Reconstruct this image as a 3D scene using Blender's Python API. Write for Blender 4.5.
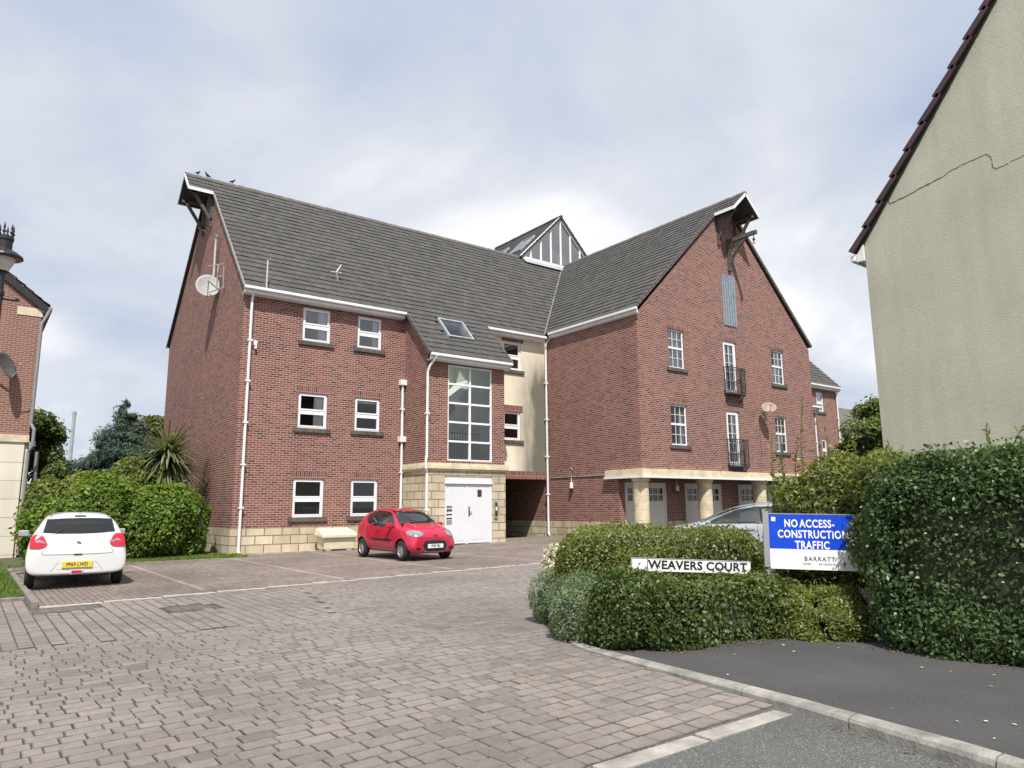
import bpy, bmesh, math, random
import numpy as np
from mathutils import Vector, Matrix
from mathutils.bvhtree import BVHTree

for o in list(bpy.data.objects):
    bpy.data.objects.remove(o)
SC = bpy.context.scene
COL = SC.collection
R = math.radians
random.seed(7)
RNG = np.random.default_rng(7)

# ------------------------------------------------------------------ camera
CAMZ = 1.45
PITCH, ROLL, YAW, FPX = 0.168510851, -0.00735357110, 0.645059076, 718.722576
cd = bpy.data.cameras.new('camera')
cam = bpy.data.objects.new('camera', cd); COL.objects.link(cam)
_fw = Vector((math.sin(YAW)*math.cos(PITCH), math.cos(YAW)*math.cos(PITCH), math.sin(PITCH)))
_rt = Vector((math.cos(YAW), -math.sin(YAW), 0)); _up = _rt.cross(_fw)
_r2 = math.cos(ROLL)*_rt + math.sin(ROLL)*_up
_u2 = -math.sin(ROLL)*_rt + math.cos(ROLL)*_up
cam.matrix_world = Matrix((( _r2.x, _u2.x, -_fw.x, 0), (_r2.y, _u2.y, -_fw.y, 0), (_r2.z, _u2.z, -_fw.z, CAMZ), (0, 0, 0, 1)))
cd.sensor_width = 36; cd.lens = FPX/1024*36; cd.clip_start = .05; cd.clip_end = 3000
SC.camera = cam
SC.render.resolution_x, SC.render.resolution_y = 1024, 768

# ------------------------------------------------------------------ light
SUN = Vector((-.50, -.85, 1.38)).normalized()      # towards the sun
ELEV = math.asin(SUN.z); AZ = math.atan2(SUN.x, SUN.y)
sl = bpy.data.lights.new('sun', 'SUN'); sl.energy = 5.0; sl.angle = R(.6); sl.color = (1, .95, .88)
so = bpy.data.objects.new('sun', sl); COL.objects.link(so)
so.rotation_euler = (-SUN).to_track_quat('-Z', 'Y').to_euler(); so.location = (0, -20, 40)

W = bpy.data.worlds.new('World'); SC.world = W; W.use_nodes = True
nt = W.node_tree; nt.nodes.clear()
def wn(t, **k):
    n = nt.nodes.new(t)
    for a, b in k.items(): setattr(n, a, b)
    return n
sky = wn('ShaderNodeTexSky'); sky.sky_type = 'NISHITA'; sky.sun_disc = False
sky.sun_elevation = ELEV; sky.sun_rotation = AZ % (2*math.pi)
bg1 = wn('ShaderNodeBackground'); bg1.inputs[1].default_value = .1
nt.links.new(sky.outputs[0], bg1.inputs[0])
tc = wn('ShaderNodeTexCoord'); sep = wn('ShaderNodeSeparateXYZ'); nt.links.new(tc.outputs['Generated'], sep.inputs[0])
mz = wn('ShaderNodeMath', operation='MAXIMUM'); nt.links.new(sep.outputs[2], mz.inputs[0]); mz.inputs[1].default_value = 0
az = wn('ShaderNodeMath', operation='ADD'); nt.links.new(mz.outputs[0], az.inputs[0]); az.inputs[1].default_value = .32
dx = wn('ShaderNodeMath', operation='DIVIDE'); nt.links.new(sep.outputs[0], dx.inputs[0]); nt.links.new(az.outputs[0], dx.inputs[1])
dy = wn('ShaderNodeMath', operation='DIVIDE'); nt.links.new(sep.outputs[1], dy.inputs[0]); nt.links.new(az.outputs[0], dy.inputs[1])
cb = wn('ShaderNodeCombineXYZ'); nt.links.new(dx.outputs[0], cb.inputs[0]); nt.links.new(dy.outputs[0], cb.inputs[1]); cb.inputs[2].default_value = 3.7
n1 = wn('ShaderNodeTexNoise'); n1.inputs['Scale'].default_value = 1.7; n1.inputs['Detail'].default_value = 7; n1.inputs['Roughness'].default_value = .5
n1.inputs['Distortion'].default_value = .35
nt.links.new(cb.outputs[0], n1.inputs['Vector'])
cr = wn('ShaderNodeValToRGB'); nt.links.new(n1.outputs[0], cr.inputs[0])
e = cr.color_ramp.elements
e[0].position = .30; e[0].color = (.50, .57, .74, 1)
e[1].position = .68; e[1].color = (1.02, 1.02, 1.03, 1)
m = e.new(.46); m.color = (.64, .69, .79, 1)
m = e.new(.56); m.color = (.76, .79, .86, 1)
bg2 = wn('ShaderNodeBackground'); bg2.inputs[1].default_value = .92; nt.links.new(cr.outputs[0], bg2.inputs[0])
ms = wn('ShaderNodeMixShader'); ms.inputs[0].default_value = .93
nt.links.new(bg1.outputs[0], ms.inputs[1]); nt.links.new(bg2.outputs[0], ms.inputs[2])
wo = wn('ShaderNodeOutputWorld'); nt.links.new(ms.outputs[0], wo.inputs[0])

SC.view_settings.view_transform = 'Standard'; SC.view_settings.look = 'None'
SC.view_settings.exposure = 0.2; SC.view_settings.gamma = 1
SC.view_settings.use_curve_mapping = False

# ------------------------------------------------------------------ material helpers
class NT:
    def __init__(s, name):
        s.m = bpy.data.materials.new(name); s.m.use_nodes = True; s.t = s.m.node_tree
        s.b = s.t.nodes['Principled BSDF']
    def n(s, t, **k):
        x = s.t.nodes.new(t)
        for a, b in k.items(): setattr(x, a, b)
        return x
    def l(s, a, b): s.t.links.new(a, b)
    def noise(s, scale, detail=4, rough=.55, vec=None, dist=0):
        x = s.n('ShaderNodeTexNoise'); x.inputs['Scale'].default_value = scale; x.inputs['Detail'].default_value = detail
        x.inputs['Roughness'].default_value = rough; x.inputs['Distortion'].default_value = dist
        if vec is not None: s.l(vec, x.inputs['Vector'])
        return x.outputs[0]
    def ramp(s, fac, stops):
        x = s.n('ShaderNodeValToRGB'); s.l(fac, x.inputs[0]); el = x.color_ramp.elements
        el[0].position = stops[0][0]; el[0].color = (*stops[0][1], 1)
        el[1].position = stops[-1][0]; el[1].color = (*stops[-1][1], 1)
        for p, c in stops[1:-1]:
            q = el.new(p); q.color = (*c, 1)
        return x.outputs[0]
    def mix(s, fac, a, b, mode='MIX'):
        x = s.n('ShaderNodeMix', data_type='RGBA', blend_type=mode)
        for i, v in ((0, fac), (6, a), (7, b)):
            if isinstance(v, (int, float)): x.inputs[i].default_value = v
            elif isinstance(v, tuple): x.inputs[i].default_value = (*v, 1)
            else: s.l(v, x.inputs[i])
        return x.outputs[2]
    def math(s, op, a, b=None):
        x = s.n('ShaderNodeMath', operation=op)
        for i, v in ((0, a), (1, b)):
            if v is None: continue
            if isinstance(v, (int, float)): x.inputs[i].default_value = v
            else: s.l(v, x.inputs[i])
        return x.outputs[0]
    def attr(s, name):
        x = s.n('ShaderNodeAttribute'); x.attribute_name = name; return x
    def pos(s):
        return s.n('ShaderNodeNewGeometry').outputs['Position']
    def bump(s, h, strength=.5, dist=.01):
        x = s.n('ShaderNodeBump'); x.inputs['Strength'].default_value = strength; x.inputs['Distance'].default_value = dist
        s.l(h, x.inputs['Height']); s.l(x.outputs[0], s.b.inputs['Normal'])
    def base(s, c):
        if isinstance(c, tuple): s.b.inputs['Base Color'].default_value = (*c, 1)
        else: s.l(c, s.b.inputs['Base Color'])
    def set(s, **k):
        for a, b in k.items(): s.b.inputs[a.replace('_', ' ')].default_value = b
        return s.m
    def wallvec(s):
        g = s.n('ShaderNodeNewGeometry'); sp = s.n('ShaderNodeSeparateXYZ'); s.l(g.outputs['Position'], sp.inputs[0])
        sn = s.n('ShaderNodeSeparateXYZ'); s.l(g.outputs['True Normal'], sn.inputs[0])
        f = s.math('GREATER_THAN', s.math('ABSOLUTE', sn.outputs[0]), .6)
        mx = s.n('ShaderNodeMix', data_type='FLOAT'); s.l(f, mx.inputs[0]); s.l(sp.outputs[0], mx.inputs[2]); s.l(sp.outputs[1], mx.inputs[3])
        c = s.n('ShaderNodeCombineXYZ'); s.l(mx.outputs[0], c.inputs[0]); s.l(sp.outputs[2], c.inputs[1])
        return c.outputs[0], sp

def plain(name, col, rough=.6, metal=0, spec=.5, var=.12, scale=6, bump=0):
    t = NT(name)
    n = t.noise(scale, 5, .6, t.pos())
    lo = tuple(c*(1-var) for c in col); hi = tuple(min(1, c*(1+var)) for c in col)
    t.base(t.ramp(n, [(.3, lo), (.7, hi)]))
    if bump: t.bump(t.noise(scale*12, 3, .6, t.pos()), bump, .01)
    t.set(Roughness=rough, Metallic=metal, Specular_IOR_Level=spec)
    return t.m

def brick_mat(name, stops, mortar, bw=.225, rh=.075, ms=.011, soldier=False, bumpd=.006, stain=.25):
    t = NT(name)
    v, sp = t.wallvec()
    br = t.n('ShaderNodeTexBrick'); t.l(v, br.inputs['Vector'])
    br.inputs['Scale'].default_value = 1; br.inputs['Brick Width'].default_value = bw; br.inputs['Row Height'].default_value = rh
    br.inputs['Mortar Size'].default_value = ms; br.inputs['Mortar Smooth'].default_value = .15
    br.inputs['Color1'].default_value = (0, 0, 0, 1); br.inputs['Color2'].default_value = (1, 1, 1, 1); br.inputs['Bias'].default_value = 0
    if soldier: br.offset = 0
    c = t.ramp(br.outputs['Color'], stops)
    nz = t.noise(60, 4, .7, t.pos())
    c = t.mix(.35, c, t.ramp(nz, [(.3, (.35, .35, .35)), (.7, (1, 1, 1))]), 'MULTIPLY')
    big = t.noise(.45, 5, .6, t.pos())
    mp = t.n('ShaderNodeMapping'); mp.inputs['Scale'].default_value = (1.5, 1.5, .16); t.l(t.pos(), mp.inputs['Vector'])
    c = t.mix(stain*1.3, c, t.ramp(t.noise(1.0, 5, .6, mp.outputs[0]), [(.36, (.55, .53, .53)), (.55, (1, 1, 1))]), 'MULTIPLY')
    c = t.mix(stain, c, t.ramp(big, [(.35, (.5, .48, .48)), (.62, (1, 1, 1))]), 'MULTIPLY')
    c = t.mix(br.outputs['Fac'], c, mortar)
    t.base(c); t.set(Roughness=.88, Specular_IOR_Level=.25)
    h = t.math('ADD', t.math('MULTIPLY', t.math('SUBTRACT', 1, br.outputs['Fac']), 1.0), t.math('MULTIPLY', nz, .45))
    t.bump(h, .8, bumpd)
    return t.m

M = {}
BR = [(0, (.11, .042, .036)), (.18, (.20, .064, .050)), (.4, (.295, .100, .074)), (.6, (.24, .077, .060)), (.8, (.345, .128, .092)), (.93, (.225, .104, .083)), (1, (.09, .045, .043))]
M['brick'] = brick_mat('red_brick', BR, (.385, .315, .28), ms=.0105)
M['soldier'] = brick_mat('red_soldier_brick', BR, (.35, .275, .24), .075, .225, .010, True)
M['darkbrick'] = brick_mat('old_orange_brick', [(0, (.24, .105, .08)), (.5, (.33, .145, .108)), (1, (.28, .12, .092))], (.36, .28, .24))
M['stone'] = brick_mat('buff_stone_block', [(0, (.58, .49, .34)), (.5, (.66, .575, .41)), (1, (.74, .67, .51))], (.20, .16, .11), .58, .285, .016, stain=.35)
M['ashlar'] = brick_mat('pale_block', [(0, (.78, .73, .62)), (1, (.84, .79, .68))], (.45, .41, .34), 3.0, .6, .014, stain=.12)
M['stonetrim'] = plain('buff_stone_trim', (.62, .55, .39), .85, var=.25, scale=2.2, bump=.2)
M['sill'] = plain('dark_weathered_sill', (.095, .088, .077), .9, var=.4, scale=5, bump=.3)
M['upvc'] = plain('white_upvc', (.82, .83, .84), .35, var=.03)
M['whitepaint'] = plain('white_door_paint', (.70, .71, .735), .4, var=.03)
M['pipe'] = plain('white_pipe', (.76, .76, .76), .45, var=.08, scale=3)
M['greypipe'] = plain('brown_grey_pipe', (.24, .23, .24), .5, var=.1)
M['garage'] = plain('cream_garage_paint', (.66, .63, .57), .5, var=.06)
M['lead'] = plain('lead_flashing', (.33, .35, .37), .6, var=.2, scale=3)
M['vergemortar'] = plain('verge_mortar', (.27, .27, .26), .85, var=.3, scale=6)
M['valleylead'] = plain('valley_lead', (.17, .17, .17), .7, var=.4, scale=4)
M['black'] = plain('black_paint', (.018, .018, .02), .45, var=.2)
M['ironwork'] = plain('iron_railing', (.03, .03, .035), .4, var=.2)
M['timber'] = plain('grey_oak', (.105, .094, .085), .85, var=.4, scale=9)
M['palewood'] = plain('weathered_oak', (.28, .23, .17), .85, var=.35, scale=9)
M['darkwood'] = plain('dark_fence_wood', (.05, .042, .035), .9, var=.35, scale=6)
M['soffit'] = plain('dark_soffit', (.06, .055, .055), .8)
M['alu'] = plain('grey_metal', (.45, .46, .48), .4, metal=.6, var=.1)
M['dish'] = plain('pale_dish', (.55, .54, .52), .5, var=.15, scale=4)
M['greydish'] = plain('grey_dish', (.33, .33, .325), .6, var=.15, scale=4)
M['dishbrown'] = plain('beige_dish', (.30, .225, .16), .6, var=.3, scale=4)
M['darkdish'] = plain('dark_grey_dish', (.10, .105, .11), .4)
M['curtain'] = plain('pale_curtain', (.82, .82, .80), .9, var=.1, scale=14)
M['blind'] = plain('net_curtain', (.10, .105, .11), .9, var=.25, scale=14)
M['room'] = plain('room_lining', (.07, .065, .06), .9)
M['hall'] = plain('hall_plaster', (.80, .82, .74), .9, var=.05)
M['ridge'] = plain('ridge_tile', (.16, .145, .125), .9, var=.3, scale=5)
M['purpletile'] = plain('purple_verge_tile', (.052, .026, .030), .7, var=.3, scale=8)
M['grit'] = plain('cream_grit_bin', (.66, .625, .46), .55, var=.1, scale=3)
M['lampglass'] = plain('lamp_glass', (.55, .53, .48), .3)
M['blueboards'] = None

def shutter_mat():
    t = NT('blue_grey_boards'); v, sp = t.wallvec()
    w = t.n('ShaderNodeTexWave', wave_type='BANDS', bands_direction='X'); t.l(v, w.inputs['Vector']); w.inputs['Scale'].default_value = 1.9
    c = t.ramp(t.noise(7, 5, .6, t.pos()), [(.3, (.17, .21, .26)), (.7, (.30, .35, .40))])
    t.base(t.mix(t.ramp(w.outputs[0], [(.04, (1, 1, 1)), (.14, (0, 0, 0))]), c, (.06, .07, .09))); t.set(Roughness=.8)
    return t.m
M['blueboards'] = shutter_mat()

def cream_mat():
    t = NT('cream_render'); p = t.pos(); sp = t.n('ShaderNodeSeparateXYZ'); t.l(p, sp.inputs[0])
    st = t.n('ShaderNodeMapping'); st.inputs['Scale'].default_value = (1.6, 1.6, .35); t.l(p, st.inputs['Vector'])
    n = t.noise(1.3, 5, .6, st.outputs[0])
    # algae stain that grows beside the downpipe
    g = t.n('ShaderNodeMapRange'); t.l(sp.outputs[0], g.inputs[0]); g.inputs[1].default_value = 17.9; g.inputs[2].default_value = 19.3
    g2 = t.n('ShaderNodeMapRange'); t.l(sp.outputs[2], g2.inputs[0]); g2.inputs[1].default_value = 8.3; g2.inputs[2].default_value = 6.2
    f = t.math('MULTIPLY', t.math('MULTIPLY', g.outputs[0], g2.outputs[0]), t.math('MULTIPLY', n, 2.3))
    c = t.ramp(t.noise(.8, 4, .5, p), [(.3, (.74, .67, .52)), (.7, (.83, .77, .63))])
    f = t.math('MINIMUM', f, .95); c = t.mix(f, c, (.13, .128, .105)); t.base(c); t.set(Roughness=.9, Specular_IOR_Level=.2)
    t.bump(t.noise(60, 3, .6, p), .3, .01)
    return t.m
M['cream'] = cream_mat()

def house_render_mat():
    t = NT('grey_beige_roughcast'); p = t.pos()
    st = t.n('ShaderNodeMapping'); st.inputs['Scale'].default_value = (3, 3, .28); t.l(p, st.inputs['Vector'])
    n = t.noise(1.6, 6, .65, st.outputs[0]); n2 = t.noise(.9, 5, .6, p)
    c = t.ramp(n, [(.25, (.47, .455, .37)), (.5, (.525, .508, .418)), (.75, (.565, .548, .455))])
    c = t.mix(.5, c, t.ramp(n2, [(.3, (.70, .70, .64)), (.7, (1, 1, 1))]), 'MULTIPLY')
    fine = t.noise(110, 3, .7, p)
    c = t.mix(.3, c, t.ramp(fine, [(.35, (.62, .62, .6)), (.65, (1, 1, 1))]), 'MULTIPLY')
    t.base(c); t.set(Roughness=.95, Specular_IOR_Level=.15); t.bump(fine, .7, .012)
    return t.m
M['roughcast'] = house_render_mat()

def tile_mat(name, c0, c1, c2, moss=(.10, .10, .07)):
    t = NT(name); p = t.pos(); a = t.attr('tone')
    c = t.ramp(a.outputs['Fac'], [(0, c0), (.5, c1), (1, c2)])
    n = t.noise(1.1, 6, .65, p); c = t.mix(t.ramp(n, [(.52, (0, 0, 0)), (.75, (.55, .55, .55))]), c, moss)
    f = t.noise(45, 4, .7, p); c = t.mix(.45, c, t.ramp(f, [(.3, (.5, .5, .5)), (.7, (1, 1, 1))]), 'MULTIPLY')
    t.base(c); t.set(Roughness=.85, Specular_IOR_Level=.3); t.bump(f, .5, .01)
    return t.m
M['tile'] = tile_mat('grey_roof_tile', (.082, .080, .076), (.094, .091, .087), (.110, .106, .100), (.105, .098, .080))
M['tile2'] = tile_mat('worn_roof_tile', (.14, .13, .115), (.175, .165, .15), (.21, .20, .18))

def paver_mat(name, stops, patch):
    t = NT(name); p = t.pos(); a = t.attr('tone')
    c = t.ramp(a.outputs['Fac'], stops)
    f = t.noise(130, 3, .75, p); f2 = t.noise(14, 5, .65, p)
    c = t.mix(.6, c, t.ramp(f, [(.30, (.45, .45, .45)), (.68, (1, 1, 1))]), 'MULTIPLY')
    c = t.mix(.5, c, t.ramp(f2, [(.3, (.6, .59, .58)), (.65, (1, 1, 1))]), 'MULTIPLY')
    b = t.noise(.42, 5, .6, p); c = t.mix(.75, c, t.ramp(b, [(.36, patch), (.6, (1, 1, 1))]), 'MULTIPLY')
    t.base(c); t.set(Roughness=.85, Specular_IOR_Level=.3); t.bump(t.math('ADD', f, t.math('MULTIPLY', f2, 1.2)), .6, .006)
    return t.m
M['tegula'] = paver_mat('tumbled_setts', [(0, (.225, .202, .188)), (.3, (.295, .262, .246)), (.6, (.33, .292, .272)), (.82, (.355, .303, .268)), (.93, (.375, .335, .29)), (1, (.24, .232, .225))], (.70, .685, .68))
M['paver'] = paver_mat('small_red_pavers', [(0, (.235, .195, .172)), (.4, (.285, .24, .212)), (.75, (.32, .265, .235)), (.94, (.345, .285, .25)), (1, (.43, .375, .305))], (.62, .6, .58))
M['kerb'] = plain('concrete_kerb', (.25, .238, .215), .9, var=.5, scale=4, bump=.6)
M['edging'] = plain('concrete_edging', (.31, .29, .265), .9, var=.4, scale=4, bump=.5)
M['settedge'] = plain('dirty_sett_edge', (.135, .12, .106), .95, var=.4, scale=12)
M['paleedging'] = plain('pale_edging', (.42, .39, .35), .9, var=.25, scale=4, bump=.3)
M['oldkerb'] = plain('dirty_lawn_kerb', (.20, .175, .155), .9, var=.35, scale=5, bump=.4)
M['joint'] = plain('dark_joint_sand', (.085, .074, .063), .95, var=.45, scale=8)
M['iron'] = plain('manhole_iron', (.12, .11, .105), .7, var=.3, scale=9)
M['gravel'] = plain('buff_gravel', (.42, .33, .22), .95, var=.5, scale=45, bump=.6)
M['soil'] = plain('bed_soil', (.06, .045, .032), .95, var=.4, scale=9, bump=.6)
def asphalt(name, lo, mid, hi, sc=220):
    t = NT(name); p = t.pos(); f = t.noise(sc, 2, .8, p); b = t.noise(.8, 5, .6, p)
    vo = t.n('ShaderNodeTexVoronoi'); vo.inputs['Scale'].default_value = sc*.45; t.l(p, vo.inputs['Vector'])
    c = t.ramp(f, [(.3, lo), (.55, mid), (.72, hi)])
    c = t.mix(.6, c, t.ramp(b, [(.3, (.6, .6, .6)), (.65, (1, 1, 1))]), 'MULTIPLY')
    sp = t.math('LESS_THAN', vo.outputs['Distance'], .16)
    c = t.mix(t.math('MULTIPLY', sp, .5), c, tuple(min(1, x*2.2) for x in hi))
    t.base(c); t.set(Roughness=.9, Specular_IOR_Level=.3); t.bump(f, .7, .006)
    return t.m
M['road'] = asphalt('road_asphalt', (.06, .062, .058), (.125, .128, .12), (.26, .26, .245), 85)
M['path'] = asphalt('footpath_tarmac', (.062, .061, .061), (.085, .084, .083), (.115, .113, .11), 120)
def ground_mat():
    t = NT('rough_ground'); p = t.pos()
    t.base(t.ramp(t.noise(.6, 6, .6, p), [(.3, (.05, .065, .025)), (.7, (.10, .09, .06))])); t.set(Roughness=.95); return t.m
M['ground'] = ground_mat()

def leaf_mat(name, stops, rough=.45, trans=.25, spec=.5):
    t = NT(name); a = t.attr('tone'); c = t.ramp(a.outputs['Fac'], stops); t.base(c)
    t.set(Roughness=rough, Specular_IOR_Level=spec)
    tr = t.n('ShaderNodeBsdfTranslucent'); t.l(t.mix(1, c, (1.3, 1.35, .6), 'MULTIPLY'), tr.inputs[0])
    mx = t.n('ShaderNodeMixShader'); mx.inputs[0].default_value = trans
    t.l(t.b.outputs[0], mx.inputs[1]); t.l(tr.outputs[0], mx.inputs[2]); t.l(mx.outputs[0], t.t.nodes['Material Output'].inputs[0])
    return t.m
M['leaf_hedge'] = leaf_mat('cotoneaster_leaf', [(0, (.042, .076, .028)), (.5, (.080, .132, .048)), (.85, (.13, .195, .07)), (1, (.21, .25, .095))], .38, .3, .35)
M['leaf_low'] = leaf_mat('low_hedge_leaf', [(0, (.045, .075, .022)), (.5, (.095, .14, .04)), (.85, (.15, .20, .06)), (1, (.26, .25, .10))], .42, .3, .35)
M['leaf_top'] = leaf_mat('yellow_green_leaf', [(0, (.09, .12, .03)), (.5, (.16, .195, .05)), (1, (.25, .27, .085))], .4, .35)
M['leaf_shrub'] = leaf_mat('light_shrub_leaf', [(0, (.10, .135, .032)), (.5, (.185, .22, .055)), (.9, (.26, .285, .085)), (1, (.32, .32, .13))], .42, .35)
M['leaf_silver'] = leaf_mat('silver_green_leaf', [(0, (.12, .17, .085)), (.5, (.19, .255, .14)), (1, (.28, .34, .21))], .6, .35)
M['leaf_rhodo'] = leaf_mat('broad_shrub_leaf', [(0, (.065, .11, .02)), (.5, (.155, .235, .042)), (1, (.27, .36, .09))], .5, .35, .25)
M['leaf_laurel'] = leaf_mat('olive_shrub_leaf', [(0, (.09, .13, .028)), (.5, (.17, .215, .05)), (1, (.28, .30, .10))], .5, .35, .3)
M['leaf_tree'] = leaf_mat('tree_leaf', [(0, (.045, .075, .022)), (.5, (.11, .165, .045)), (1, (.21, .265, .08))], .5, .35)
M['leaf_ltree'] = leaf_mat('light_tree_leaf', [(0, (.07, .085, .025)), (.5, (.12, .14, .04)), (1, (.18, .2, .07))], .45)
M['leaf_conifer'] = leaf_mat('blue_conifer', [(0, (.03, .065, .056)), (.5, (.06, .115, .098)), (1, (.115, .18, .15))], .6, .2)
M['leaf_cord'] = leaf_mat('strap_leaf', [(0, (.06, .085, .035)), (.5, (.14, .17, .08)), (1, (.33, .34, .21))], .4, .3)
M['flower'] = leaf_mat('cream_flower', [(0, (.44, .40, .26)), (.5, (.62, .58, .44)), (1, (.75, .72, .60))], .7, .2)
M['litter'] = leaf_mat('dry_leaf', [(0, (.07, .045, .025)), (.5, (.16, .11, .06)), (1, (.30, .22, .12))], .8, .1)
M['grass'] = leaf_mat('grass_blade', [(0, (.06, .11, .018)), (.5, (.12, .20, .03)), (1, (.21, .29, .06))], .5)
M['innershade'] = plain('foliage_inner_shade', (.036, .046, .020), .95, var=.5, scale=9)  # inner shade of the foliage, put into the colour of a solid hull
M['bark'] = plain('bark', (.09, .07, .05), .95, var=.4, scale=8)

def glass_mat(name, tint=(.93, .96, .95), refl=.75):
    t = NT(name); t.t.nodes.remove(t.b)
    tr = t.n('ShaderNodeBsdfTransparent'); tr.inputs[0].default_value = (*tint, 1)
    gl = t.n('ShaderNodeBsdfGlossy'); gl.inputs['Roughness'].default_value = .02
    p = t.pos(); bp = t.n('ShaderNodeBump'); bp.inputs['Strength'].default_value = .04; bp.inputs['Distance'].default_value = .02
    t.l(t.noise(1.7, 2, .5, p), bp.inputs['Height']); t.l(bp.outputs[0], gl.inputs['Normal'])
    fr = t.n('ShaderNodeFresnel'); fr.inputs[0].default_value = 1.5
    f = t.math('MINIMUM', t.math('ADD', t.math('MULTIPLY', fr.outputs[0], refl*2.0), .02), 1.0)
    mx = t.n('ShaderNodeMixShader'); t.l(f, mx.inputs[0]); t.l(tr.outputs[0], mx.inputs[1]); t.l(gl.outputs[0], mx.inputs[2])
    t.l(mx.outputs[0], t.t.nodes['Material Output'].inputs[0]); return t.m
M['glass'] = glass_mat('window_glass')
M['stairglass'] = glass_mat('stair_window_glass', (.88, .94, .91), 1.1)
M['brightglass'] = glass_mat('upper_window_glass', (.85, .90, .92), 2.0)
M['lanternglass'] = glass_mat('lantern_glass', (.8, .87, .9), 3.2)
M['skyglass'] = plain('rooflight_glass', (.10, .13, .17), .06, spec=1.0, var=.05)
M['cabin'] = plain('dark_cabin_lining', (.045, .045, .048), .8)
M['seat'] = plain('grey_seat_cloth', (.16, .16, .17), .9, var=.2)
M['cleanglass'] = glass_mat('clear_car_glass', (.80, .86, .85), 1.1)
M['carglass'] = plain('car_glass', (.012, .014, .015), .04, spec=.8, var=.05)

def carpaint(name, col):
    t = NT(name); t.base(col); t.set(Roughness=.32, Coat_Weight=1.0, Coat_Roughness=.04, Specular_IOR_Level=.5); return t.m
M['red'] = carpaint('red_car_paint', (.50, .008, .045))
M['white'] = carpaint('white_car_paint', (.66, .67, .665))
M['silver'] = carpaint('silver_blue_paint', (.33, .37, .41))
M['rubber'] = plain('tyre_rubber', (.02, .02, .021), .85)
M['rim'] = plain('silver_wheel', (.50, .50, .51), .35, metal=.7, var=.05)
M['lens'] = plain('clear_lamp_lens', (.24, .255, .27), .12, spec=.6, var=.6, scale=28)
M['redlens'] = plain('red_lamp_lens', (.55, .012, .03), .15, spec=.7, var=.2, scale=25)
M['plateY'] = plain('yellow_plate', (.75, .55, .04), .5, var=.03)
M['plateW'] = plain('white_plate', (.80, .80, .78), .5, var=.03)
M['ink'] = plain('black_ink', (.015, .015, .017), .6)
M['blueink'] = plain('blue_sign_face', (.004, .06, .60), .35, var=.05)
M['signwhite'] = plain('white_sign_face', (.80, .80, .81), .35, var=.04)
M['signtext'] = plain('white_lettering', (.85, .85, .85), .5, var=.01)
M['greyink'] = plain('grey_lettering', (.10, .11, .13), .5)
M['chrome'] = plain('chrome', (.6, .6, .62), .15, metal=1, var=.02)
M['stonebase'] = plain('column_stone', (.58, .50, .35), .85, var=.25, scale=3, bump=.25)
M['feather'] = plain('dark_feathers', (.03, .03, .035), .7)

# ------------------------------------------------------------------ mesh helpers
def link(name, me, mat=None, parent=None):
    o = bpy.data.objects.new(name, me); COL.objects.link(o)
    if mat is not None and me is not None:
        for mm in (mat if isinstance(mat, (list, tuple)) else [mat]): me.materials.append(mm)
    if parent is not None: o.parent = parent
    return o
def tag(o, label=None, cat=None, group=None, kind=None):
    if label: o['label'] = label
    if cat: o['category'] = cat
    if group: o['group'] = group
    if kind: o['kind'] = kind
    return o
def empty(name, loc=(0, 0, 0), rz=0, label=None, cat=None, group=None):
    o = bpy.data.objects.new(name, None); COL.objects.link(o); o.location = loc; o.rotation_euler = (0, 0, rz); o.empty_display_size = .2
    return tag(o, label, cat, group)

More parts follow.
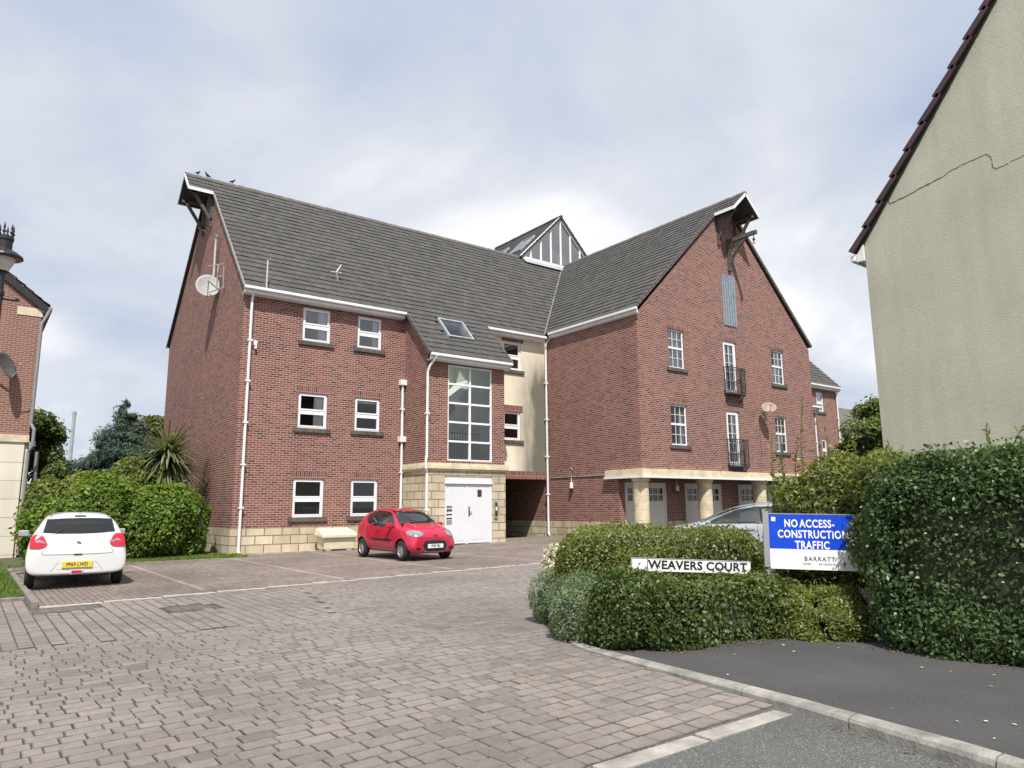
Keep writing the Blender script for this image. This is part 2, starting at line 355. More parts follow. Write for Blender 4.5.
class MB:
    def __init__(s): s.v = []; s.f = []; s.t = []; s.mi = []; s.cm = 0
    def add(s, vs, fs, tone=None):
        b = len(s.v); s.v += [tuple(x) for x in vs]
        for f in fs:
            s.f.append([b+i for i in f]); s.t.append(.5 if tone is None else tone); s.mi.append(s.cm)
        return s
    def quad(s, a, b, c, d, tone=None): return s.add([a, b, c, d], [(0, 1, 2, 3)], tone)
    def box(s, x0, y0, z0, x1, y1, z1, tone=None):
        vs = [(x0, y0, z0), (x1, y0, z0), (x1, y1, z0), (x0, y1, z0), (x0, y0, z1), (x1, y0, z1), (x1, y1, z1), (x0, y1, z1)]
        return s.add(vs, [(0, 3, 2, 1), (4, 5, 6, 7), (0, 1, 5, 4), (1, 2, 6, 5), (2, 3, 7, 6), (3, 0, 4, 7)], tone)
    def prism(s, poly, vec, tone=None):
        n = len(poly); v = Vector(vec); a = [Vector(p) for p in poly]; b = [p+v for p in a]
        fs = [tuple(range(n-1, -1, -1)), tuple(range(n, 2*n))] + [(i, (i+1) % n, n+(i+1) % n, n+i) for i in range(n)]
        return s.add(a+b, fs, tone)
    def bar(s, p, q, w, h=None, up=(0, 0, 1)):
        p, q = Vector(p), Vector(q); d = (q-p).normalized(); u = Vector(up)
        if abs(d.dot(u)) > .98: u = Vector((0, 1, 0))
        a = d.cross(u).normalized(); b = a.cross(d); h = h or w
        c = [a*w/2+b*h/2, -a*w/2+b*h/2, -a*w/2-b*h/2, a*w/2-b*h/2]
        return s.prism([p+x for x in c], q-p)
    def tube(s, pts, r, n=8, cap=True):
        pts = [Vector(p) for p in pts]; rs = r if isinstance(r, (list, tuple)) else [r]*len(pts); base = len(s.v)
        prev = None
        for i, p in enumerate(pts):
            d = (pts[min(i+1, len(pts)-1)]-pts[max(i-1, 0)]).normalized()
            if prev is None:
                u = Vector((0, 0, 1)) if abs(d.z) < .9 else Vector((1, 0, 0))
                a = d.cross(u).normalized()
            else: a = (prev-d*prev.dot(d)).normalized()
            prev = a; b = d.cross(a)
            for k in range(n):
                t = 2*math.pi*k/n; s.v.append(tuple(p+(a*math.cos(t)+b*math.sin(t))*rs[i]))
        for i in range(len(pts)-1):
            for k in range(n):
                s.f.append([base+i*n+k, base+i*n+(k+1) % n, base+(i+1)*n+(k+1) % n, base+(i+1)*n+k]); s.t.append(.5); s.mi.append(s.cm)
        if cap:
            s.f.append([base+k for k in range(n)][::-1]); s.t.append(.5); s.mi.append(s.cm)
            e_ = base+(len(pts)-1)*n; s.f.append([e_+k for k in range(n)]); s.t.append(.5); s.mi.append(s.cm)
        return s
    def lathe(s, prof, c=(0, 0, 0), n=16, axis='z'):
        base = len(s.v); c = Vector(c)
        for r, z in prof:
            for k in range(n):
                t = 2*math.pi*k/n; x, y = r*math.cos(t), r*math.sin(t)
                s.v.append(tuple(c+(Vector((x, y, z)) if axis == 'z' else Vector((x, z, y)))))
        for i in range(len(prof)-1):
            for k in range(n):
                s.f.append([base+i*n+k, base+i*n+(k+1) % n, base+(i+1)*n+(k+1) % n, base+(i+1)*n+k]); s.t.append(.5); s.mi.append(s.cm)
        return s
    def mesh(s, name, smooth=False):
        me = bpy.data.meshes.new(name); me.from_pydata(s.v, [], s.f)
        a = me.attributes.new('tone', 'FLOAT', 'FACE'); a.data.foreach_set('value', s.t)
        me.polygons.foreach_set('material_index', s.mi)
        if smooth: me.shade_smooth()
        me.update(); return me
    def build(s, name, mat, parent=None, smooth=False, bevel=0, normals=False):
        me = s.mesh(name, smooth)
        if normals:
            bm = bmesh.new(); bm.from_mesh(me); bmesh.ops.recalc_face_normals(bm, faces=bm.faces); bm.to_mesh(me); bm.free()
        o = link(name, me, mat, parent)
        if bevel:
            b = o.modifiers.new('bevel', 'BEVEL'); b.width = bevel; b.segments = 2; b.limit_method = 'ANGLE'
        return o

def g(x):                                             # the court rises gently to the right
    return .016*(max(-30, min(48, x))-7.05)

# ------------------------------------------------------------------ setting: ground
mb = MB()
xs = [-900, -200, -30] + list(range(-20, 49, 4)) + [48, 200, 900]; xs = sorted(set(xs)); ys = [-600, -60, -10, 20, 60, 200, 1500]
for i in range(len(xs)-1):
    for j in range(len(ys)-1):
        a, b, c, d = xs[i], xs[i+1], ys[j], ys[j+1]
        mb.quad((a, c, g(a)-.07), (b, c, g(b)-.07), (b, d, g(b)-.07), (a, d, g(a)-.07))
tag(mb.build('ground', M['ground']), kind='structure')

def kx(y):                                            # outer foot of the kerb
    P = [(-3, 2.0), (-1.5, 3.0), (0, 3.95), (1, 4.4), (2.0, 4.72), (3.18, 4.98), (4.2, 5.10), (5.1, 5.20), (5.77, 5.28), (6.2, 5.42), (6.6, 5.62), (7.1, 5.95), (7.8, 6.5), (8.5, 7.1), (9.1, 8.0), (9.6, 9.5), (9.7, 30), (40, 30)]
    for (y0, x0), (y1, x1) in zip(P, P[1:]):
        if y0 <= y <= y1: return x0+(x1-x0)*(y-y0)/(y1-y0)
    return 2.0
# planting bed and footpath
bed = [(kx(y)+.1, y) for y in (4.6, 5.1, 5.77, 6.2, 6.6, 7.1, 7.8, 8.5, 9.1, 9.6)] + [(16, 9.7), (16, -3), (7.6, -3), (7.4, 2.4), (7.3, 4.6)]
mb = MB(); mb.add([(x, y, g(x)+.006) for x, y in bed], [tuple(range(len(bed)))])
tag(mb.build('planting_bed', M['soil'], normals=True), kind='structure')
yy = [-3, -1.5, 0, 1, 2, 3.18, 4.2, 5.1, 5.6]
def kh(y): return .022+.013*max(0, 5.9-y) if y > 3 else min(.115, .060+.03*(3-y))
mb = MB()
for y0, y1 in zip(yy, yy[1:]):
    mb.quad((kx(y0)+.11, y0, g(5)+kh(y0)-.004), (7.7, y0, g(7.5)+kh(y0)-.004), (7.7, y1, g(7.5)+kh(y1)-.004), (kx(y1)+.11, y1, g(5)+kh(y1)-.004))
tag(mb.build('footpath', M['path'], normals=True), kind='structure')
# fallen leaves / petals on the path
mb = MB()
for i in range(26):
    y = random.uniform(1.4, 4.6); x = random.uniform(kx(y)+.2, 7.1) if random.random() < .5 else random.uniform(6.4, 7.1); a = random.random()*6.3; s_ = random.uniform(.008, .026)
    z = g(x)+kh(y)+.008
    mb.add([(x+s_*math.cos(a+k*1.57)*(1 if k % 2 else .6), y+s_*math.sin(a+k*1.57)*(1 if k % 2 else .6), z+random.uniform(0, .006)) for k in range(4)], [(0, 1, 2, 3)], random.random())
tag(mb.build('fallen_petals', M['flower']), 'small pale fallen petals and leaves scattered over the dark footpath', 'litter', kind='stuff')
mb = MB()
for i in range(420):
    q = random.random()
    if q < .6:
        u_ = random.random(); x = 5.75+u_*1.75+random.gauss(0, .05); y = 5.2-u_*.55+random.gauss(0, .07)-.12
    elif q < .8: y = random.uniform(2.2, 4.3); x = 7.22+random.gauss(0, .06)
    else: y = random.uniform(.9, 2.9); x = kx(y)-.03-abs(random.gauss(0, .05))
    z = (g(x)+kh(y)+.006) if x > kx(y) else g(x)-.004
    a = random.random()*6.3; s_ = random.uniform(.006, .017); mb.add([(x+s_*math.cos(a+k*1.57)*(1 if k % 2 else .55), y+s_*math.sin(a+k*1.57)*(1 if k % 2 else .55), z+random.uniform(0, .010)) for k in range(4)], [(0, 1, 2, 3)], random.random())
tag(mb.build('leaf_litter', M['litter']), 'brown leaf litter and grit gathered along the hedge foot and the kerb', 'litter', kind='stuff')
# kerb: separate units with bullnose
mb = MB(); pts = []
y = -3.0
while y < 6.3: pts.append(y); y += .12
cur = 0; unit = .9
prev_gap = -3.0
for y0, y1 in zip(pts, pts[1:]):
    gap = .012 if (y0-prev_gap) > unit else 0
    if gap: prev_gap = y0
    ring = []
    for y_ in (y0+gap, y1):
        h = kh(y_); x = kx(y_); z = g(5)
        ring.append([(x, y_, z-.05), (x+.004, y_, z+h*.55), (x+.018, y_, z+h*.86), (x+.045, y_, z+h), (x+.125, y_, z+h+.004), (x+.125, y_, z-.05)])
    a, b = ring
    mb.add(a+b, [(i, i+1, 7+i, 6+i) for i in range(5)]+[(0, 1, 2, 3, 4, 5), (11, 10, 9, 8, 7, 6)])
tag(mb.build('kerb', M['kerb'], normals=True), kind='structure')
# road
mb = MB(); mb.add([(-40, -30, -.06+.0), (5.6, -30, -.06), (5.6, 3.3, g(5)-.012), (3, 3.36, g(3)-.012), (-40, 3.6, g(-30)-.012)], [(0, 1, 2, 3, 4)])
me = None
mb = MB()
for x0, x1 in zip(range(-40, 6, 2), range(-38, 8, 2)):
    mb.quad((x0, -30, g(x0)-.012), (x1, -30, g(x1)-.012), (x1, 3.42, g(x1)-.012), (x0, 3.42, g(x0)-.012))
tag(mb.build('road', M['road']), kind='structure')
# base under the paving
mb = MB()
for x0 in range(-20, 48, 2):
    mb.quad((x0, 3.2, g(x0)-.014), (x0+2, 3.2, g(x0+2)-.014), (x0+2, 24, g(x0+2)-.014), (x0, 24, g(x0)-.014))
tag(mb.build('paving_bed', M['joint']), kind='structure')

def paver(mb, x0, y0, x1, y1, tone, j=.004, ch=.009, h=0.0):
    jj = lambda: random.uniform(-j, j)
    o = [(x0+jj(), y0+jj()), (x1+jj(), y0+jj()), (x1+jj(), y1+jj()), (x0+jj(), y1+jj())]
    cx, cy = (x0+x1)/2, (y0+y1)/2; zt = g(cx)+h+random.uniform(-.0015, .002)
    tl = random.uniform(-.004, .004), random.uniform(-.004, .004)
    top = []
    for x, y in o:
        sx = ch if x < cx else -ch; sy = ch if y < cy else -ch
        top.append((x+sx, y+sy, zt+(x-cx)*(.016+tl[0])+(y-cy)*tl[1]))
    bot = [(x, y, g(x)-.035) for x, y in o]
    mid = [(x, y, zt-.006) for x, y in o]
    b0 = len(mb.v)
    mb.add(bot+mid+top, [(8, 9, 10, 11)], tone)
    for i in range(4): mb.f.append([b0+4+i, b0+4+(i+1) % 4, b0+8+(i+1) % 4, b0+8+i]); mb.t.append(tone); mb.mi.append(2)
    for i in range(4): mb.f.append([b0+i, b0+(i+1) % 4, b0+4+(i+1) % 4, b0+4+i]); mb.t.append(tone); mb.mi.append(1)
    mb.cm = 0

MAN = [(.95, 13.28, 1.85, 13.9), (2.62, 11.95, 3.28, 12.6)]
def inman(x, y): return any(a-.02 < x < c+.02 and b-.02 < y < d+.02 for a, b, c, d in MAN)
def in_b(x, y): return x < 5.3-.25*(13.9-y) and 10.0+.12*math.sin(x*2) < y < (15.55 if x < 1.02 else 14.05)
mb = MB()
y = 3.40; row = 0
while y < 14.0:
    d = .16; x = -5+random.uniform(0, .2); wave = .0
    while x < 22:
        wd = random.choice([.12, .16, .16, .24, .24, .24])
        cx, cy = x+wd/2, y+d/2
        if x < kx(cy)-.055 and not in_b(cx, cy) and not inman(cx, cy) and (cx > -2+0*cy) and cy < 14.02:
            tone = min(.99, max(0, random.gauss(.42, .17)))
            if random.random() < .025: tone = random.uniform(.85, 1)
            # warmer mix near the entrance kerb
            if cx > 3.6 and cy < 5.6 and random.random() < .3: tone = random.uniform(.7, .9)
            paver(mb, x+.003, y+.004, min(x+wd, kx(cy)-.012)-.003, y+d-.004, tone, .004, .008)
        x += wd
    y += d; row += 1
x = -4.0
while x < 5.5:
    d = .16; y = 9.9+random.uniform(0, .2)
    while y < 15.6:
        wd = random.choice([.12, .16, .24, .24, .24]); cx, cy = x+d/2, y+wd/2
        if in_b(cx, cy) and not inman(cx, cy) and y+wd < (15.6 if cx < 1.02 else 14.04):
            paver(mb, x+.004, y+.003, x+d-.004, y+wd-.003, min(.8, max(0, random.gauss(.42, .17))))
        y += wd
    x += d
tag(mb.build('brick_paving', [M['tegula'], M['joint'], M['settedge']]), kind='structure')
mb = MB()
x = 1.1; i = 0
while x < 21.5:
    y = 14.2+(.1 if i % 2 else 0)
    while y < 24.0:
        cx, cy = x+.05, y+.1
        lim = 22.5 if cx < 7 else (23.2 if cx < 12.9 else (22.1 if cx < 16.25 else 28))
        lim = min(lim, 24)
        if cy < lim and not (cx < 1.1):
            bay = any(abs(cx-b) < .055 for b in (3.72, 6.42, 9.12, 11.85)) and cy > 14.5
            tone = 1.0 if bay else min(.9, max(0, random.gauss(.4, .2)))
            paver(mb, x+.005, y+.005, x+.095, y+.195, tone, .002, .004)
        y += .2
    x += .1; i += 1
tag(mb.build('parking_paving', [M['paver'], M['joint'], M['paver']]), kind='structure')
mb = MB()                                             # pale flush edging between court and bays, and at the road
x = 1.1
while x < 20:
    mb.box(x+.006, 14.065, g(x)-.02, x+.90, 14.155, g(x)+.012); x += .91
tag(mb.build('bay_edging', M['paleedging'], bevel=.006), kind='structure')
mb = MB()
x = -6.0
while x < 4.9:
    yb = 3.2+.02*(4-x)
    mb.box(x+.006, yb, g(x)-.03, min(x+.906, 4.965), yb+.15, g(x)+.006); x += .91
tag(mb.build('paving_edging', M['edging'], bevel=.006), kind='structure')
mb = MB()
for a, b, c, d in MAN:
    z = g((a+c)/2)
    mb.box(a, b, z-.02, c, b+.03, z+.003); mb.box(a, d-.03, z-.02, c, d, z+.003); mb.box(a, b+.031, z-.02, a+.03, d-.031, z+.003); mb.box(c-.03, b+.031, z-.02, c, d-.031, z+.003)
    o = MB(); o.box(a+.04, b+.04, z-.02, c-.04, d-.04, z-.001)
    for k in range(5):
        for l in range(5):
            xx = a+.1+(c-a-.2)*k/4; yy_ = b+.1+(d-b-.2)*l/4; o.box(xx-.03, yy_-.03, z-.001, xx+.03, yy_+.03, z+.002)
    ob = o.build('manhole_cover', M['iron'])
    tag(ob, 'wide rectangular iron manhole cover in the paving behind the white car' if a < 2 else 'square iron manhole cover in the paving, nearer the middle of the court', 'manhole cover', 'manhole covers in the court')
tag(mb.build('manhole_surround', M['iron']), kind='structure')

# lawns
mb = MB()
L1 = [(.0, 15.75, 1.0, 27.5), (1.0, 22.6, 7.0, 36)]
for a, b, c, d in L1: mb.quad((a-(3 if a == 0 else 0), b, g(a)+.006+.004*(a > .5)), (c, b, g(c)+.006+.004*(a > .5)), (c, d, g(c)+.006+.004*(a > .5)), (a-(3 if a == 0 else 0), d, g(a)+.006+.004*(a > .5)))
tag(mb.build('lawn', M['ground']), kind='structure')
mb = MB(); mb.box(1.0, 14.2, g(1)-.05, 1.1, 22.6, g(1)+.09)
mb.box(-3, 15.62, g(0)-.05, 1.0-.002, 15.74, g(0)+.05)
mb.box(1.1+.002, 22.5, g(3)-.08, 7.0, 22.58, g(4)+.05)
tag(mb.build('lawn_kerb', M['oldkerb'], bevel=.01), kind='structure')
mb = MB(); mb.quad((-6, 27.5, g(0)-.0), (1.55, 27.5, g(1)), (1.55, 29.05, g(1)), (-6, 29.05, g(0)))
mb.quad((-6, 17, g(-4)), (-.6, 17, g(-1)), (-.6, 27.5, g(-1)), (-6, 27.5, g(-4)))
tag(mb.build('drive', M['paver']), kind='structure')
def blades(name, n, fn, h, w, mat, label):
    P = fn(n); n = len(P); a = RNG.uniform(0, 6.28, n); hh = h*RNG.uniform(.5, 1.2, n); lx = RNG.normal(0, .35, (n, 2))*hh[:, None]
    V = np.zeros((n, 3, 3)); d = np.stack([np.cos(a), np.sin(a)], 1)*w
    V[:, 0, :2] = P[:, :2]-d; V[:, 1, :2] = P[:, :2]+d; V[:, 2, :2] = P[:, :2]+lx
    V[:, 0, 2] = V[:, 1, 2] = P[:, 2]; V[:, 2, 2] = P[:, 2]+hh
    o = npmesh(name, V.reshape(-1, 3), 3, mat, RNG.uniform(0, 1, n)); return tag(o, label, 'grass', kind='stuff')
def npmesh(name, V, k, mat, tone, parent=None):
    n = len(V)//k; me = bpy.data.meshes.new(name)
    me.vertices.add(n*k); me.vertices.foreach_set('co', np.asarray(V, dtype=np.float32).ravel())
    me.loops.add(n*k); me.loops.foreach_set('vertex_index', np.arange(n*k, dtype=np.int32))
    me.polygons.add(n); me.polygons.foreach_set('loop_start', np.arange(0, n*k, k, dtype=np.int32)); 
    a = me.attributes.new('tone', 'FLOAT', 'FACE'); a.data.foreach_set('value', np.asarray(tone, dtype=np.float32))
    me.update(calc_edges=True); return link(name, me, mat, parent)
def lawnpts(n):
    A = np.array([(-1, 15.78, 1.0, 27.4), (1.1, 22.6, 7.0, 24.6)]); ar = (A[:, 2]-A[:, 0])*(A[:, 3]-A[:, 1]); k = RNG.choice(2, n, p=ar/ar.sum())
    x = A[k, 0]+(A[k, 2]-A[k, 0])*RNG.random(n); y = A[k, 1]+(A[k, 3]-A[k, 1])*RNG.random(n)
    return np.stack([x, y, .016*(x-7.05)+.008], 1)
blades('grass', 42000, lawnpts, .075, .009, M['grass'], 'short bright green grass of the lawn strips beside the white car')
def weedpts(n):
    y = RNG.uniform(3.3, 6.2, n); x = np.array([kx(v) for v in y])-RNG.uniform(0, .015, n)
    return np.stack([x, y, .016*(x-7.05)-.005], 1)
mb = MB(); 
for x0 in range(7, 13): mb.quad((x0, 23.2, g(x0)+.004), (min(x0+1, 12.85), 23.2, g(x0+1)+.004), (min(x0+1, 12.85), 23.83, g(x0+1)+.004), (x0, 23.83, g(x0)+.004))
tag(mb.build('gravel_strip', M['gravel']), kind='structure')
mb = MB(); mb.box(7.05, 23.13, g(8)-.05, 12.8, 23.19, g(9)+.035)
tag(mb.build('gravel_edging', M['edging']), kind='structure')

# ------------------------------------------------------------------ apartment building
B = empty('apartment_building', (13, 24, 0), 0, 'large red brick apartment block with two gabled wings, steep grey tiled roofs and white windows', 'apartment building')
BL = Vector(B.location)
def bpart(mb, name, mat, parent=None, **k):
    """meshes are modelled in world metres; children keep world coordinates through an inverse offset"""
    o = mb.build(name, mat, None, **k)
    p = parent or B
    o.parent = p; o.matrix_parent_inverse = Matrix.Translation(-BL)
    return o
def subpart(mb, name, mat, parent, **k):
    o = mb.build(name, mat, None, **k); o.parent = parent; return o

def wall_y(mb, Y, x0, x1, z0, z1, holes=(), rev=.10):
    us = sorted({x0, x1, *[h[0] for h in holes], *[h[1] for h in holes]}); zs = sorted({z0, z1, *[h[2] for h in holes], *[h[3] for h in holes]})
    for a, b in zip(us, us[1:]):
        for c, d in zip(zs, zs[1:]):
            cx, cz = (a+b)/2, (c+d)/2
            if any(h[0] < cx < h[1] and h[2] < cz < h[3] for h in holes): continue
            mb.quad((a, Y, c), (b, Y, c), (b, Y, d), (a, Y, d))
    for a, b, c, d in holes:
        mb.quad((a, Y, c), (a, Y, d), (a, Y+rev, d), (a, Y+rev, c)); mb.quad((b, Y, c), (b, Y+rev, c), (b, Y+rev, d), (b, Y, d))
        mb.quad((a, Y, d), (b, Y, d), (b, Y+rev, d), (a, Y+rev, d)); mb.quad((a, Y, c), (a, Y+rev, c), (b, Y+rev, c), (b, Y, c))

def ramp_gable_x(mb, X, y0, y1, z0, ze, ym, zp, flip=False):
    p = [(X, y0, z0), (X, y0, ze), (X, ym, zp), (X, y1, ze), (X, y1, z0)]
    mb.add(p, [tuple(range(5)) if not flip else tuple(range(4, -1, -1))])

LX, LY, LYB = 6.78, 23.82, 35.0
WX0, WX1, WY = 19.8, 31.65, 18.4
RY, RZ = 29.3, 14.69          # left ridge
def zl(y): return 8.82+1.03*(y-23.6)
def zw(x): return 8.85+.965*(x-19.6)
WRX = 25.73; WRZ = zw(WRX)
PX0, PX1, PY = 12.85, 16.25, 22.1

W_left = [(9.26, 10.46, 7.62, 8.92), (11.55, 12.62, 7.62, 8.92)]
W_left = [(8.82, 9.84, 7.18, 8.39), (10.88, 11.85, 7.19, 8.39), (8.78, 9.82, 4.14, 5.36), (10.86, 11.85, 4.16, 5.36), (8.72, 9.80, 1.14, 2.42), (10.80, 11.83, 1.15, 2.42)]
W_cream = [(17.45, 18.41, 7.12, 8.34), (17.45, 18.35, 4.16, 5.36)]
W_ext = [(41.45, 42.25, 7.08, 8.3), (41.7, 42.25, 4.15, 5.38)]
def ex(h): return h
mb = MB(); wall_y(mb, LY, LX, PX0+.1, -.4, 8.75, W_left, .12)
bpart(mb, 'wall', M['brick'])
mb = MB(); ramp_gable_x(mb, LX, LY, LYB, -.4, 8.62, RY, RZ-.2)
mb.quad((LX, LYB, -.4), (WX0+4, LYB, -.4), (WX0+4, LYB, 8.7), (LX, LYB, 8.7))
bpart(mb, 'wall', M['brick'])
# rendered stair bay wall above the passage
mb = MB(); wall_y(mb, LY, PX1-.2, WX0, 2.89, 8.75, W_cream, .10)
o = bpart(mb, 'rendered_wall', M['cream']); o['label'] = 'cream rendered panel of wall with dark stains'
mb = MB(); mb.box(PX1-.02, LY-.012, 2.56, WX0, LY+.4, 2.89); bpart(mb, 'brick_lintel', M['soldier'])
for (a, b, c, d) in W_cream: mb = MB(); mb.box(a-.06, LY-.025, d+.0, b+.12, LY+.0, d+.26); bpart(mb, 'brick_lintel', M['soldier'])
# passage
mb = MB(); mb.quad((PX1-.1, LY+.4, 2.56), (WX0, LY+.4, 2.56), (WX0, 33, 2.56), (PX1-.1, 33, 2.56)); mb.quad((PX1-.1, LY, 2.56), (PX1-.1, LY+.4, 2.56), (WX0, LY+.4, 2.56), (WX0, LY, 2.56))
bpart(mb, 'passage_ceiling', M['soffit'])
mb = MB(); mb.quad((PX1, LY, -.2), (PX1, 33, -.2), (PX1, 33, 2.6), (PX1, LY, 2.6)); mb.quad((PX1-.1, 33, -.2), (WX0, 33, -.2), (WX0, 33, 2.6), (PX1-.1, 33, 2.6))
bpart(mb, 'passage_wall', M['brick'])
# wing: flank, gable, recessed garage front
mb = MB(); X = WX0
mb.quad((X, 33, -.4), (X, 19.62, -.4), (X, 19.62, 2.5), (X, 33, 2.5)); mb.quad((X, 33, 2.5), (X, WY, 2.5), (X, WY, 8.72), (X, 33, 8.72))
bpart(mb, 'wall', M['brick'])
WG = [(21.55, 22.5, 6.79, 8.36), (28.53, 29.46, 6.81, 8.38), (21.53, 22.48, 3.74, 5.32), (28.47, 29.34, 3.74, 5.31), (25.04, 25.93, 6.10, 8.33), (25.0, 25.86, 3.06, 5.32)]
mb = MB(); wall_y(mb, WY, WX0, WX1, 2.5, 8.72, WG, .10)
mb.add([(WX0, WY, 8.72), (WX1, WY, 8.72), (WRX, WY, WRZ-.2)], [(0, 1, 2)])
mb.quad((WX1, WY, -.4), (WX1, 35, -.4), (WX1, 35, 8.72), (WX1, WY, 8.72))
bpart(mb, 'wall', M['brick'])
GX = [(20.12, 22.50), (23.62, 26.05), (27.2, 29.65)]
mb = MB(); wall_y(mb, 19.62, WX0, WX1, -.4, 2.5, [(a, b, 0, 2.33) for a, b in GX], .12)
bpart(mb, 'wall', M['brick'])
# right-hand range
mb = MB(); wall_y(mb, LY, WX1, 43.8, -.4, 8.75, W_ext, .10)
ramp_gable_x(mb, 43.8, LY, LYB, -.4, 8.62, RY, RZ-.2, True)
bpart(mb, 'wall', M['brick']); mb = MB()
mb.quad((35.0, PY, -.4), (38.2, PY, -.4), (38.2, PY, 6.8), (35.0, PY, 6.8)); mb.quad((35, LY, -.4), (35, PY, -.4), (35, PY, 6.8), (35, LY, 8.5)); mb.quad((38.2, PY, -.4), (38.2, LY, -.4), (38.2, LY, 8.5), (38.2, PY, 6.8))
bpart(mb, 'wall', M['brick'])
# entrance bay
SW = (13.70, 15.67, 3.09, 6.60); ED = (13.60, 15.66, -.0, 2.53)
mb = MB(); wall_y(mb, PY, PX0, PX1, 2.95, 6.95, [SW], .10)
mb.add([(PX0, LY, 2.95), (PX0, PY, 2.95), (PX0, PY, 6.95), (PX0, LY, 8.7)], [(0, 1, 2, 3)]); mb.add([(PX1, PY, 2.95), (PX1, LY, 2.95), (PX1, LY, 8.7), (PX1, PY, 6.95)], [(0, 1, 2, 3)])
bpart(mb, 'wall', M['brick'])
mb = MB(); wall_y(mb, PY-.02, PX0-.02, PX1+.02, -.2, 2.75, [ED], .14)
mb.quad((PX0-.02, LY, -.2), (PX0-.02, PY-.02, -.2), (PX0-.02, PY-.02, 2.75), (PX0-.02, LY, 2.75)); mb.quad((PX1+.02, PY-.02, -.2), (PX1+.02, LY, -.2), (PX1+.02, LY, 2.75), (PX1+.02, PY-.02, 2.75))
bpart(mb, 'stone_facing', M['stone'])
mb = MB()
for z0, z1, o_ in ((2.72, 2.79, .05), (2.79, 2.90, .10), (2.90, 3.0, .06)):
    mb.box(PX0-.02-o_, PY-.02-o_, z0, PX1+.02+o_, PY+.05, z1-.002); mb.box(PX0-.02-o_, PY+.05, z0, PX0+.05, LY, z1-.002); mb.box(PX1-.05, PY+.05, z0, PX1+.02+o_, LY, z1-.002)
bpart(mb, 'cornice', M['stonetrim'])
# plinths
mb = MB(); mb.box(LX-.03, LY-.03, -.3, PX0-.03, LY+.05, .80); mb.box(LX-.03, LY+.051, -.3, LX+.05, LYB+.02, .80); bpart(mb, 'stone_plinth', M['stone'])
mb = MB(); mb.box(WX0-.03, 19.64, -.3, WX0+.03, 32.9, .82); bpart(mb, 'stone_plinth', M['stone'])
for a, b in ((19.85, 20.12), (22.5, 23.62), (26.05, 27.2), (29.65, 31.7)): mb = MB(); mb.box(a, 19.59, -.3, b, 19.70, .82); bpart(mb, 'stone_plinth', M['stone'])
mb = MB(); mb.box(WX1-.02, LY-.03, -.3, 43.83, LY+.05, .82); bpart(mb, 'stone_plinth', M['stone'])
mb = MB(); mb.box(LX-.015, LY-.015, .80, PX0, LY+.02, .806)
bpart(mb, 'damp_course', M['sill'])

# ---- roofs
def roof(mb, P0, ud, sd, L, uL, uR, course=.33, tw=.30, up=None, tilt=.034, hole=None):
    """tiles laid course by course on a slope: P0 eave origin, ud along, sd up the slope"""
    ud, sd, P0 = Vector(ud).normalized(), Vector(sd).normalized(), Vector(P0); nrm = ud.cross(sd).normalized()
    if nrm.z < 0: nrm = -nrm
    n = max(1, round(L/course)); c = L/n
    for j in range(n):
        s0, s1 = j*c, (j+1)*c+.0
        a0, a1, b0, b1 = uL(s0), uL(s1), uR(s0), uR(s1)
        lo, hi = min(a0, a1), max(b0, b1)
        k = math.floor(lo/tw)*tw+(tw/2 if j % 2 else 0)-tw
        while k < hi:
            x0l, x1l = max(k, a0), min(k+tw, b0); x0h, x1h = max(k, a1), min(k+tw, b1)
            k += tw
            if x1l-x0l < .004 and x1h-x0h < .004: continue
            x1l = max(x1l, x0l); x1h = max(x1h, x0h)
            if hole and hole[0] < (x0l+x1l)/2 < hole[1] and hole[2] < (s0+s1)/2 < hole[3]: continue
            t = random.random(); e0 = tilt+random.uniform(-.006, .008); 
            q = lambda u, s_, h: P0+ud*u+sd*s_+nrm*h
            vs = [q(x0l, s0-.01, e0), q(x1l-.006, s0-.01, e0+random.uniform(-.003, .003)), q(x1h-.006, s1, .006), q(x0h, s1, .006), q(x0l, s0+.004, -.02), q(x1l-.006, s0+.004, -.02)]
            mb.add(vs, [(0, 1, 2, 3), (4, 5, 1, 0)], t)
            if random.random() < .02 and t > .5: pass

hyp = math.hypot(1, 1.03); Sl = (0, 1, 1.03); hypw = math.hypot(1, .965); Sw = (1, 0, .965)
def vx(y): return 19.6+(8.82-8.85+1.03*(y-23.6))/.965      # valley
E0 = 23.52
mb = MB()
roof(mb, (0, E0, zl(E0)), (1, 0, 0), Sl, (RY-E0)*hyp, lambda s: 6.70, lambda s: vx(E0+s/hyp))
nC = round((E0-21.72)*hyp/.33)
roof(mb, (0, 21.74, zl(21.74)), (1, 0, 0), Sl, (E0-21.74)*hyp, lambda s: PX0-.12, lambda s: PX1+.14, hole=(13.95, 15.17, 1.17, 2.42))
# back slope
roof(mb, (0, 2*RY-E0, zl(E0)), (1, 0, 0), (0, -1, 1.03), (RY-E0)*hyp, lambda s: 6.70, lambda s: 25.6)
